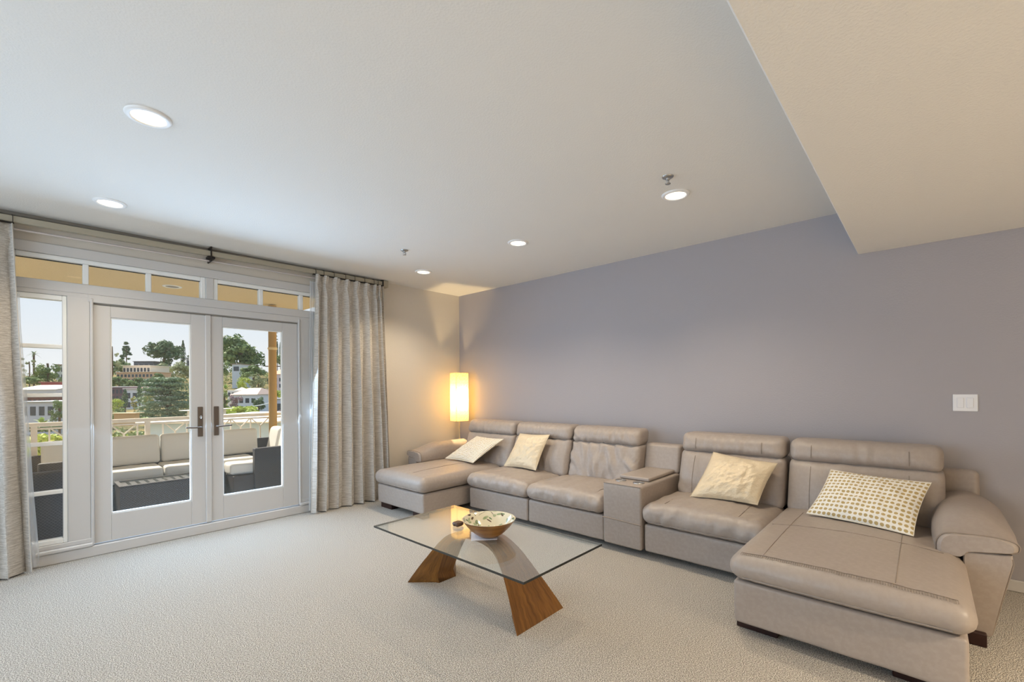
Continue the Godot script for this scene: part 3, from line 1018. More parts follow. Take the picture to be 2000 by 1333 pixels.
# ================================================================ paper floor lamp in the corner
func floor_lamp() -> void:
	var c := Vector3(-0.228, 0, 0.252)
	var t := thing("floor_lamp", "glowing square rice paper lamp standing in the corner behind the sofa", "lamp", c)
	var ang := deg_to_rad(-13.8)
	var bs := Basis(Vector3.UP, ang)
	var h := 0.094
	var paper := mat(Color(0.96, 0.93, 0.84), 0.9)
	paper.backlight_enabled = true
	paper.backlight = Color(1.0, 0.93, 0.74)
	var pn := noise_tex(0.03, Color(0.90, 0.88, 0.84), Color(1, 1, 1), 256, 3, FastNoiseLite.TYPE_SIMPLEX_SMOOTH, 51)
	paper.albedo_texture = pn
	paper.uv1_scale = Vector3(1, 3, 1)
	var sh := B.new()
	sh.xf = Transform3D(bs, c)
	sh.flat()
	var cs := [Vector2(-h, -h), Vector2(h, -h), Vector2(h, h), Vector2(-h, h)]
	for k in 4:
		var a: Vector2 = cs[k]
		var b: Vector2 = cs[(k + 1) % 4]
		sh.quad(Vector3(b.x, 0.882, b.y), Vector3(a.x, 0.882, a.y), Vector3(a.x, 1.545, a.y), Vector3(b.x, 1.545, b.y))
	var shade := part("lamp_shade", sh, paper, t, "glowing rice paper shade")
	var wire := mat(Color(0.80, 0.72, 0.55), 0.6)
	var fr := B.new()
	fr.xf = Transform3D(bs, c)
	for y in [0.884, 1.40, 1.543]:
		fr.tube([Vector3(-h, y, -h), Vector3(h, y, -h), Vector3(h, y, h), Vector3(-h, y, h)], 0.0022 if y != 1.40 else 0.0012, 6, true)
	for p in cs:
		fr.tube([Vector3(p.x, 0.884, p.y), Vector3(p.x, 1.543, p.y)], 0.0022, 6)
	part("wire_frame", fr, wire, shade)
	part("pole", B.new().tube([c + Vector3(0, 0.02, 0), c + Vector3(0, 1.14, 0)], 0.0045, 10), wire, t)
	var spider := B.new()
	spider.xf = Transform3D(bs, c)
	spider.tube([Vector3(-h, 0.90, -h), Vector3(h, 0.90, h)], 0.0015, 6)
	spider.tube([Vector3(h, 0.90, -h), Vector3(-h, 0.90, h)], 0.0015, 6)
	part("shade_carrier", spider, wire, t)
	part("base", B.new().lathe([Vector2(0.0, 0.02), Vector2(0.09, 0.02), Vector2(0.10, 0.014), Vector2(0.10, 0.0), Vector2(0, 0)], c, 32), wire, t)
	var bulb_m := mat(Color(1, 1, 1), 0.5)
	bulb_m.emission_enabled = true
	bulb_m.emission = Color(1.0, 0.80, 0.50)
	bulb_m.emission_energy_multiplier = 8.0
	part("bulb", B.new().lathe([Vector2(0.0, 1.125), Vector2(0.014, 1.13), Vector2(0.016, 1.15), Vector2(0.028, 1.175), Vector2(0.030, 1.195), Vector2(0.022, 1.217), Vector2(0.0, 1.226)], c, 20), bulb_m, t)
	var o := OmniLight3D.new()
	o.name = "bulb_light"
	o.light_energy = 1.0
	o.light_color = Color(1.0, 0.86, 0.62)
	o.light_size = 0.025
	o.omni_range = 20.0
	o.omni_attenuation = 2.0
	o.shadow_enabled = true
	t.add_child(o)
	o.position = Vector3(0, 1.19, 0)

# ================================================================ curtain rod, curtains, sheers
func rod_y(x: float) -> float:
	return 2.619 + (x + 1.35) * 0.0095

func curtains() -> void:
	var t := thing("curtain_rod", "square beige curtain pole along the ceiling above the french doors", "curtain rod", Vector3(-3.1, 2.6, 0.06))
	var q := B.new()
	q.xf = Transform3D(Basis(Vector3.BACK, 0.0095), Vector3(-3.1, rod_y(-3.1), 0))
	q.box(Vector3(-2.2, -0.023, 0.062), Vector3(1.80, 0.023, 0.108), 0.003)
	part("pole", q, M.rod, t)
	var mb := B.new().box(Vector3(-5.3, 2.640, 0.0), Vector3(-1.30, CEIL, 0.030), 0.003)
	part("mounting_board", mb, M.board, t)
	var r := B.new()
	r.tube([Vector3(-5.2, rod_y(-5.2) - 0.062, 0.062), Vector3(-2.05, rod_y(-2.05) - 0.062, 0.062)], 0.008, 10)
	part("sheer_rail", r, M.rail, t)
	for x in [-3.10]:
		var k := B.new()
		k.box(Vector3(x - 0.006, rod_y(x) - 0.075, 0.0), Vector3(x + 0.006, CEIL, 0.115), 0.002)
		k.box(Vector3(x - 0.03, rod_y(x) - 0.050, 0.050), Vector3(x + 0.03, rod_y(x) - 0.030, 0.114), 0.002)
		part("bracket", k, M.dark_iron, t, "dark iron bracket")
	var cap := B.new().box(Vector3(-1.302, 2.578, 0.035), Vector3(-1.236, 2.657, 0.115), 0.004)
	part("end_block", cap, M.rod, t)
	part("end_strap", B.new().box(Vector3(-1.318, 2.576, 0.04), Vector3(-1.303, 2.66, 0.118), 0.002), M.dark_iron, t)
	drape("grey-beige pinch pleated curtain hanging right of the french doors", [-2.135, -1.315], [-2.205, -1.235], 0.125, 8, 7)
	drape("grey-beige pinch pleated curtain at the left edge beside the sidelight", [-5.05, -4.335], [-5.10, -4.245], 0.125, 7, 19)
	sheer("narrow white sheer curtain between the left curtain and the sidelight", [-4.42, -4.30], [-4.40, -4.205], 2.06, 5, 3)
	sheer("narrow white sheer curtain behind the leading edge of the right curtain", [-2.165, -2.06], [-2.19, -2.06], 2.515, 4, 8)

func drape(label: String, top: Array, bot: Array, zc: float, folds: int, sd: int) -> void:
	var ytop: float = rod_y((top[0] + top[1]) / 2) - 0.035
	var t := thing("curtain", label, "curtain", Vector3((bot[0] + bot[1]) / 2, 0.0, zc), "grey-beige curtains")
	var rng := RandomNumberGenerator.new()
	rng.seed = sd
	var widths := []
	var total := 0.0
	for i in folds:
		var w := rng.randf_range(0.5, 1.5)
		widths.append(w)
		total += w
	var ends := [0.0]
	for w in widths:
		ends.append(ends[-1] + w / total)
	var amp := []
	for i in folds + 1:
		amp.append(rng.randf_range(0.75, 1.2))
	var f := func(u: float, v: float) -> Vector3:
		# v = 0 floor, 1 top
		var k := 0
		while k < folds - 1 and u > ends[k + 1]:
			k += 1
		var s: float = (u - ends[k]) / (ends[k + 1] - ends[k])
		var d := 1.0 - v
		var ph := TAU * s
		# pinched just below the heading, fanning out above, loosening towards the floor
		var pinch := exp(-pow((d - 0.045) / 0.022, 2.0))
		var a: float = lerpf(0.032, 0.060, smoothstep(0.06, 0.9, d)) * amp[k] * (1.0 - 0.35 * pinch)
		var round := sin(ph) * 0.75 + sin(ph + 0.6 * sin(ph)) * 0.25
		var z := zc + a * round
		z += (0.010 + 0.02 * d) * nz.get_noise_2d(u * 9.0 + sd, d * 1.1)
		if d < 0.045:
			z += 0.010 * sin(ph * 3.0) * (1.0 - d / 0.045)
		var lat := 0.010 * sin(ph * 2.0) * (0.4 + d) + 0.012 * d * nz2.get_noise_2d(u * 6.0, d * 1.5 + sd)
		lat += -0.016 * pinch * sin(ph) 
		var x: float = lerpf(lerpf(top[0], bot[0], d), lerpf(top[1], bot[1], d), u) + lat
		var y := lerpf(0.012, ytop, v)
		if d < 0.02:
			y -= 0.004 * (1.0 - cos(ph)) 
		return Vector3(x, y, z)
	var b := B.new().surf(f, folds * 22, 70, 0, 1, 0, 1, Vector2(3.0, 4.0))
	part("cloth", b, M.curtain, t)
	# thickness of the leading edges
	var e := B.new()
	for u in [0.0, 1.0]:
		var pts := []
		for i in 36:
			pts.append(f.call(u, i / 35.0))
		e.tube(pts, 0.0045, 6)
	part("hem", e, M.curtain, t)
	# thin dark carrier and the rings round the pole
	var cb := B.new()
	cb.tube([Vector3(top[0] - 0.03, rod_y(top[0]) - 0.034, 0.118), Vector3(top[1] + 0.01, rod_y(top[1]) - 0.034, 0.118)], 0.0065, 8)
	part("carrier_bar", cb, M.dark_iron, t)
	for k in folds + 1:
		var x: float = lerpf(top[0], top[1], ends[k])
		var y := rod_y(x)
		var pts := []
		for i in 16:
			var an := TAU * i / 16.0
			var ca := cos(an)
			var sa := sin(an)
			pts.append(Vector3(x + 0.004 * ca, y - 0.006 + signf(sa) * pow(absf(sa), 0.5) * 0.036, 0.085 + signf(ca) * pow(absf(ca), 0.5) * 0.032))
		part("curtain_ring", B.new().tube(pts, 0.0025, 6, true), M.dark_iron, t)

func sheer(label: String, top: Array, bot: Array, ytop: float, folds: int, sd: int) -> void:
	var f := func(u: float, v: float) -> Vector3:
		var d := 1.0 - v
		var x: float = lerpf(lerpf(top[0], bot[0], d), lerpf(top[1], bot[1], d), u)
		return Vector3(x + 0.006 * nz.get_noise_2d(u * 4.0, d * 2.0 + sd), lerpf(0.02, ytop, v), 0.040 + 0.010 * sin(TAU * folds * u + sin(d * 3.0)) + 0.006 * nz.get_noise_2d(u * 3.0 + sd, d * 2.0))
	var b := B.new().surf(f, folds * 12, 40)
	solo("sheer_curtain", b, M.sheer, label, "sheer curtain", "white sheers at the window")

# ================================================================ the balcony
func balcony() -> void:
	var DY := -0.07
	var X0 := -8.5
	var X1 := -1.50
	var ZR := -2.40
	solo("floor_balcony", bx(X0, X1 + 0.15, DY - 0.2, DY, ZR - 0.15, -0.18, 0), M.deck, "pale balcony floor outside the french doors", "balcony floor", "", "structure")
	solo("ceiling_balcony", bx(X0, X1 + 0.3, 2.62, 2.85, ZR - 0.45, -0.18, 0), M.stucco, "tan stucco balcony ceiling seen through the transoms", "balcony ceiling", "", "structure")
	solo("wall_facade", B.new().box(Vector3(-30, -14, -0.30), Vector3(-7.5, 9, -0.18), 0).box(Vector3(0.2, -14, -0.30), Vector3(14, 9, -0.18), 0).box(Vector3(-7.5, CEIL + 0.2, -0.30), Vector3(0.2, 9, -0.18), 0).box(Vector3(-7.5, -14, -0.30), Vector3(0.2, -0.12, -0.18), 0), M.stucco, "stucco outside face of the building", "facade", "", "structure")
	var p := Vector3(-3.03, 2.62, -1.87)
	var l := thing("balcony_light", "round recessed light in the tan balcony ceiling", "ceiling light", p)
	part("trim_ring", B.new().lathe([Vector2(0.070, 0.0), Vector2(0.072, -0.006), Vector2(0.098, -0.004), Vector2(0.10, 0.0)], p, 32), M.plastic, l)
	part("baffle", B.new().lathe([Vector2(0.0, -0.001), Vector2(0.070, -0.001)], p, 32), M.board, l)
	# railing along the front: flat top rail, posts, balusters with forked heads
	var r := thing("balcony_railing", "white painted balcony railing with forked balusters in front of the hillside", "railing", Vector3(-4.0, DY, ZR))
	part("top_rail", bx(X0, X1 + 0.03, 0.940, 0.985, ZR - 0.035, ZR + 0.035, 0.006), M.railing, r)
	part("sub_rail", bx(X0, X1, 0.905, 0.925, ZR - 0.015, ZR + 0.015, 0.003), M.railing, r)
	part("bottom_rail", bx(X0, X1, 0.03, 0.06, ZR - 0.018, ZR + 0.018, 0.003), M.railing, r)
	for x in [-4.20, -3.20, -6.2]:
		part("post", bx(x - 0.026, x + 0.026, DY, 0.942, ZR - 0.026, ZR + 0.026, 0.003), M.railing, r)
	var k := 0
	var x := X1 - 0.24
	while x > -6.0:
		if absf(x + 4.20) > 0.05 and absf(x + 3.20) > 0.05:
			var b := B.new()
			if k % 2 == 0:
				b.box(Vector3(x - 0.008, 0.06, ZR - 0.008), Vector3(x + 0.008, 0.905, ZR + 0.008), 0.001)
			else:
				b.box(Vector3(x - 0.008, 0.06, ZR - 0.008), Vector3(x + 0.008, 0.80, ZR + 0.008), 0.001)
				b.tube([Vector3(x, 0.795, ZR), Vector3(x - 0.115, 0.906, ZR)], 0.0085, 6)
				b.tube([Vector3(x, 0.795, ZR), Vector3(x + 0.115, 0.906, ZR)], 0.0085, 6)
			part("baluster", b, M.railing, r)
		x -= 0.13
		k += 1
	var e := thing("return_railing", "white railing with plain balusters at the right end of the balcony", "railing", Vector3(X1, DY, -1.3))
	part("top_rail", bx(X1 - 0.03, X1 + 0.03, 0.940, 0.985, ZR + 0.04, -0.30, 0.006), M.railing, e)
	part("bottom_rail", bx(X1 - 0.018, X1 + 0.018, 0.03, 0.06, ZR + 0.04, -0.30, 0.003), M.railing, e)
	for i in 18:
		var z := ZR + 0.12 + 0.115 * i
		part("baluster", bx(X1 - 0.008, X1 + 0.008, 0.06, 0.94, z - 0.008, z + 0.008, 0.001), M.railing, e)
	# round column
	var c := Vector3(-1.735, 0, -2.27)
	var col := thing("balcony_column", "round tan stucco column at the corner of the balcony", "column", Vector3(c.x, DY, c.z))
	var shaft := []
	for i in 14:
		shaft.append(Vector2(0.056, lerpf(DY, 2.60, i / 13.0)))
	part("shaft", B.new().lathe(shaft, c, 28), M.column, col)
	part("capital", B.new().lathe([Vector2(0.056, 1.935), Vector2(0.066, 1.945), Vector2(0.066, 1.965), Vector2(0.056, 1.975)], c, 28), M.stucco, col)
	# long sofa under the railing
	var s := thing("outdoor_sofa", "outdoor wicker sofa with pale cushions against the railing", "outdoor sofa", Vector3(-3.4, DY, -2.0))
	part("frame", bx(-5.2, -1.62, DY + 0.02, 0.27, -2.30, -1.73, 0.01), M.wicker, s)
	part("back_frame", bx(-5.2, -1.62, 0.27, 0.62, -2.36, -2.30, 0.01), M.wicker, s)
	for q in [[-4.15, -3.145], [-3.13, -2.12], [-5.18, -4.17]]:
		part("seat_cushion", B.new().rbox(Vector3(q[0], 0.275, -2.22), Vector3(q[1], 0.425, -1.74), 0.03, Vector3i(8, 2, 6), func(p_: Vector3) -> Vector3: return p_ + Vector3.UP * 0.008 * nz.get_noise_2d(p_.x * 4.0, p_.z * 4.0)), M.cushion_out, s)
	for q in [[-4.15, -3.105], [-3.09, -1.97]]:
		part("back_cushion", B.new().rbox(Vector3(q[0], 0.43, -2.31), Vector3(q[1], 0.775, -2.17), 0.035, Vector3i(10, 6, 2), func(p_: Vector3) -> Vector3: return p_ + Vector3(0, 0.006 * nz.get_noise_2d(p_.x * 3.0, 1.0), (0.43 - p_.y) * 0.12)), M.cushion_out, s)
	# its return along the right side, with a wicker end panel
	var m := thing("outdoor_chaise", "wicker return of the outdoor sofa with a white seat and a tall dark end panel", "outdoor sofa", Vector3(-2.0, DY, -1.7))
	part("frame", B.new().rbox(Vector3(-2.52, DY + 0.02, -1.69), Vector3(-1.64, 0.26, -1.36), 0.01, Vector3i(4, 4, 4)), M.wicker_dark, m)
	part("seat_cushion", B.new().rbox(Vector3(-2.535, 0.262, -1.715), Vector3(-1.80, 0.405, -1.42), 0.035, Vector3i(6, 3, 6), func(p_: Vector3) -> Vector3: return p_ + Vector3.UP * 0.015 * nz.get_noise_2d(p_.x * 3.0, p_.z * 3.0)), M.cushion_out, m)
	part("end_panel", bx(-2.285, -1.62, DY + 0.01, 0.585, -1.42, -1.33, 0.008), M.wicker_dark, m)
	for q in [[-2.14, -1.76], [-1.74, -1.43]]:
		part("side_cushion", B.new().rbox(Vector3(-1.90, 0.42, q[0]), Vector3(-1.72, 0.80, q[1] - 0.01), 0.05, Vector3i(3, 6, 6), func(p_: Vector3) -> Vector3: return p_ + Vector3((p_.y - 0.42) * 0.2, 0.012 * nz.get_noise_2d(p_.z * 5.0, 2.0), 0)), M.cushion_out, m)
	# low wicker table with a glass plate
	var t := thing("outdoor_table", "low dark wicker table with a glass plate in front of the outdoor sofa", "outdoor table", Vector3(-3.2, DY, -1.5))
	part("front_panel", bx(-3.585, -2.75, DY + 0.03, 0.318, -1.265, -1.245, 0.003), M.wicker_dark, t)
	part("side_panel", bx(-3.60, -3.58, DY + 0.03, 0.318, -1.66, -1.245, 0.003), M.wicker_pale, t)
	part("back_panel", bx(-3.585, -2.75, DY + 0.03, 0.318, -1.66, -1.64, 0.003), M.wicker_dark, t)
	part("side_panel", bx(-2.77, -2.75, DY + 0.03, 0.318, -1.64, -1.265, 0.003), M.wicker_dark, t)
	var fr := B.new()
	fr.box(Vector3(-3.605, 0.318, -1.29), Vector3(-2.745, 0.332, -1.24), 0.003)
	fr.box(Vector3(-3.605, 0.318, -1.665), Vector3(-2.745, 0.332, -1.64), 0.003)
	fr.box(Vector3(-3.605, 0.318, -1.64), Vector3(-3.565, 0.332, -1.29), 0.003)
	fr.box(Vector3(-2.785, 0.318, -1.64), Vector3(-2.745, 0.332, -1.29), 0.003)
	part("top_frame", fr, M.wicker_pale, t)
	var sl := B.new()
	for i in 10:
		sl.box(Vector3(-3.56 + i * 0.08, 0.300, -1.64), Vector3(-3.51 + i * 0.08, 0.312, -1.29), 0.002)
	part("top_slats", sl, M.wicker, t)
	part("glass_plate", bx(-3.565, -2.785, 0.322, 0.329, -1.64, -1.29, 0), M.glass, t)
	for fx in [-3.55, -2.80]:
		part("foot", bx(fx - 0.03, fx + 0.03, DY, DY + 0.03, -1.33, -1.27, 0.003), M.gasket, t)
	# wicker armchairs seen from behind in the sidelight
	var a := thing("wicker_armchair", "dark wicker armchair back filling the lower part of the left sidelight", "armchair", Vector3(-4.2, DY, -0.75))
	part("back", B.new().rbox(Vector3(-4.62, DY + 0.05, -0.60), Vector3(-3.93, 0.652, -0.52), 0.02, Vector3i(6, 6, 2)), M.wicker, a)
	part("seat", B.new().rbox(Vector3(-4.60, DY + 0.05, -1.15), Vector3(-3.95, 0.30, -0.60), 0.02, Vector3i(4, 4, 4)), M.wicker, a)
	for q in [-4.62, -4.0]:
		part("arm", B.new().rbox(Vector3(q, DY + 0.05, -1.18), Vector3(q + 0.07, 0.52, -0.58), 0.02, Vector3i(2, 4, 4)), M.wicker, a)
	for q in [[-4.58, -1.12], [-3.98, -1.12], [-4.58, -0.57], [-3.98, -0.57]]:
		part("leg", bx(q[0] - 0.02, q[0] + 0.02, DY, DY + 0.06, q[1] - 0.02, q[1] + 0.02), M.gasket, a)
	var d := thing("wicker_chair", "far dark wicker chair back showing above the armchair in the sidelight", "chair", Vector3(-4.2, DY, -1.6))
	part("back", B.new().rbox(Vector3(-4.19, 0.20, -1.50), Vector3(-3.99, 0.625, -1.44), 0.02, Vector3i(4, 4, 2)), M.wicker_dark, d)
	part("seat", B.new().rbox(Vector3(-4.40, DY + 0.04, -1.66), Vector3(-3.99, 0.30, -1.28), 0.02, Vector3i(4, 4, 4)), M.wicker_dark, d)
	for q in [[-4.36, -1.62], [-4.03, -1.62], [-4.36, -1.32], [-4.03, -1.32]]:
		part("leg", bx(q[0] - 0.02, q[0] + 0.02, DY, DY + 0.05, q[1] - 0.02, q[1] + 0.02), M.gasket, d)

# ================================================================ the hillside
func ground_y(d: float) -> float:
	var ks := [[0.0, -6.0], [25.0, -4.6], [40.0, -4.2], [60.0, -3.4], [90.0, -1.6], [130.0, 1.8], [165.0, 6.6], [200.0, 8.5], [420.0, 2.0]]
	for i in ks.size() - 1:
		if d < ks[i + 1][0]:
			return lerpf(ks[i][1], ks[i + 1][1], (d - ks[i][0]) / (ks[i + 1][0] - ks[i][0]))
	return ks[-1][1]

func depth_of(p: Vector3) -> float:
	return (p.x + 4.29) * 0.7365 + (p.z - 4.97) * -0.6764

func hillside() -> void:
	var f := Vector3(0.7365, 0, -0.6764)
	var r := Vector3(0.6764, 0, 0.7365)
	var g := func(u: float, v: float) -> Vector3:
		var d := 12.0 + 400.0 * v * v
		var s := (u - 0.72) * (40.0 + d * 3.2)
		var p := Vector3(-4.29, 0, 4.97) + f * d + r * s
		if p.z > -4.0:
			p.z = -4.0
		p.y = ground_y(d) + 0.02 * minf(d, 80.0) * nz.get_noise_2d(p.x * 0.03, p.z * 0.03)
		return p
	solo("terrain_hill", B.new().surf(g, 60, 60), M.soil, "dry planted hillside rising beyond the balcony", "hillside", "", "structure")
	# low growth all over the slope, past counting
	var rng := RandomNumberGenerator.new()
	rng.seed = 77
	var tufts := []
	for i in 900:
		var d := 30.0 + 150.0 * rng.randf()
		var q := Vector3(-4.29, 0, 4.97) + f * d + r * d * rng.randf_range(-1.25, -0.40)
		q.y = ground_y(d) + 0.3
		var s := rng.randf_range(0.5, 1.3) * (0.6 + d / 160.0)
		var free := true
		for h in HOUSES:
			if Vector2(q.x - h[2].x, q.z - h[2].z).length() < h[3] + h[5] + 4.0 + s:
				free = false
		if free:
			tufts.append([q, Vector3(s * 1.4, s, s * 1.4)])
	var ug := MeshInstance3D.new()
	ug.name = "undergrowth"
	ug.mesh = leaves(tufts, 70, 0.24, Color(0.12, 0.17, 0.05), Color(0.42, 0.46, 0.18), 5)
	ug.material_override = M.leaf
	add_child(ug)
	tag(ug, "low green undergrowth covering the slope between the houses and trees", "undergrowth", "", "stuff")
	for h in HOUSES:
		house(h)
	for t in TREES:
		tree(t)
	# utility pole and wire
	var pl := thing("utility_pole", "thin dark utility pole right of the column, in front of the pink house", "utility pole", Vector3(19.25, -3.5, -61.0))
	part("mast", B.new().tube([Vector3(19.25, -3.5, -61.0), Vector3(19.25, 5.2, -61.0)], 0.13, 8), M.bark, pl)
	part("crossarm", B.new().tube([Vector3(18.3, 4.6, -61.6), Vector3(20.2, 4.6, -60.4)], 0.08, 6), M.bark, pl)
	solo("utility_wire", B.new().tube([Vector3(11.2, -0.85, -50.9), Vector3(15.0, -0.35, -52.4), Vector3(17.8, 0.2, -53.4), Vector3(21.6, 1.0, -54.6)], 0.06, 5), mat(Color(0.85, 0.87, 0.85), 0.6), "pale utility wire crossing behind the column", "wire")

var villa: Node3D

func house(h: Array) -> void:
	var c: Vector3 = h[2]
	var hw: float = h[3]
	var hh: float = h[4]
	var dep: float = h[5]
	var base := Vector3(c.x, c.y - hh, c.z)
	var lower: bool = h[0] == "villa_base"       # the lower storey belongs to the villa above it
	var t: Node3D = villa if lower else thing(h[0], h[1], "building", base)
	if h[0] == "villa":
		villa = t
	# houses stand about square to the street, each turned a little differently
	var yaw := deg_to_rad(-47.0 + 6.0 * nz.get_noise_2d(c.x, c.z))
	if absf(c.x) < 12.0 and c.z < -100.0:
		yaw *= 0.8
	var xf := Transform3D(Basis(Vector3.UP, yaw), c)
	var wall_m := mat(h[6], 0.9)
	var roof_m := mat(h[7], 0.85)
	var b := B.new()
	b.xf = xf
	var foot := -hh - (0.4 if h[0] == "garden_wall" else 5.0)
	b.box(Vector3(-hw, foot, -dep), Vector3(hw, hh if h[8] == "flat" else hh * 0.45, 0), 0.03)
	part("lower_walls" if lower else "walls", b, wall_m, t)
	var r := B.new()
	r.xf = xf
	r.flat()
	var e := 0.25
	var y0 := hh * 0.45
	if h[8] == "flat":
		r.box(Vector3(-hw - e, hh, -dep - e), Vector3(hw + e, hh + 0.12 * hh, e), 0.02)
	elif h[8] == "gable":
		var zc := -dep / 2
		r.quad(Vector3(-hw - e, y0, e), Vector3(hw + e, y0, e), Vector3(hw + e, hh, zc), Vector3(-hw - e, hh, zc))
		r.quad(Vector3(hw + e, y0, -dep - e), Vector3(-hw - e, y0, -dep - e), Vector3(-hw - e, hh, zc), Vector3(hw + e, hh, zc))
		r.tri(Vector3(hw, y0, 0), Vector3(hw, y0, -dep), Vector3(hw, hh, zc))
		r.tri(Vector3(-hw, y0, -dep), Vector3(-hw, y0, 0), Vector3(-hw, hh, zc))
	elif h[8] == "hip":
		var zc := -dep / 2
		var k := hw * 0.55
		r.quad(Vector3(-hw - e, y0, e), Vector3(hw + e, y0, e), Vector3(k, hh, zc), Vector3(-k, hh, zc))
		r.quad(Vector3(hw + e, y0, -dep - e), Vector3(-hw - e, y0, -dep - e), Vector3(-k, hh, zc), Vector3(k, hh, zc))
		r.tri(Vector3(hw + e, y0, e), Vector3(hw + e, y0, -dep - e), Vector3(k, hh, zc))
		r.tri(Vector3(-hw - e, y0, -dep - e), Vector3(-hw - e, y0, e), Vector3(-k, hh, zc))
	else:
		r.lathe([Vector2(hw * 1.25, y0), Vector2(0.0, hh)], Vector3(0, 0, -dep / 2), 10, true)
	part("lower_roof" if lower else "roof", r, roof_m, t)
	# windows: one part each, in rows
	var nx: int = h[9]
	var ny: int = h[10]
	var top := hh * (0.82 if h[8] == "flat" else 0.28)
	for j in ny:
		for i in nx:
			var wx := lerpf(-hw, hw, (i + 0.5) / nx)
			var ww := hw / nx * 0.62
			var wh: float = (top + hh) / ny * 0.30
			var wy := lerpf(top, -hh, (j + 0.5) / ny)
			var w := B.new()
			w.xf = xf
			w.box(Vector3(wx - ww, wy - wh, -0.05), Vector3(wx + ww, wy + wh, 0.04), 0.01)
			part("window", w, M.window_dark, t)

# leaves as small crossed blades scattered over clumps: [centre, radii] list
func leaves(clumps: Array, per: int, size: float, c0: Color, c1: Color, sd: int, droop := 0.0) -> ArrayMesh:
	var rng := RandomNumberGenerator.new()
	rng.seed = sd
	var vs := PackedVector3Array()
	var ns := PackedVector3Array()
	var cs := PackedColorArray()
	for cl in clumps:
		var cc: Vector3 = cl[0]
		var rr: Vector3 = cl[1]
		var tone := rng.randf()
		for i in per:
			var d := Vector3(rng.randfn(), rng.randfn(), rng.randfn()).normalized()
			var p := cc + d * rr * pow(rng.randf(), 0.25)
			var a := Vector3(rng.randfn(), rng.randfn() * 0.6 - droop, rng.randfn()).normalized()
			var n := (d + Vector3(rng.randfn(), rng.randfn(), rng.randfn()) * 0.35).normalized()
			var s := a.cross(n)
			if s.length() < 0.05:
				continue
			s = s.normalized()
			a = n.cross(s)
			var l := size * rng.randf_range(0.7, 1.5)
			var w := l * 0.5
			var col := c0.lerp(c1, clampf(tone * 0.6 + rng.randf() * 0.4, 0, 1))
			for q in [p - a * l, p + a * l, p + s * w, p - a * l, p - s * w, p + a * l]:
				vs.append(q)
				ns.append(n)
				cs.append(col)
	var arr := []
	arr.resize(Mesh.ARRAY_MAX)
	arr[Mesh.ARRAY_VERTEX] = vs
	arr[Mesh.ARRAY_NORMAL] = ns
	arr[Mesh.ARRAY_COLOR] = cs
	var m := ArrayMesh.new()
	m.add_surface_from_arrays(Mesh.PRIMITIVE_TRIANGLES, arr)
	return m

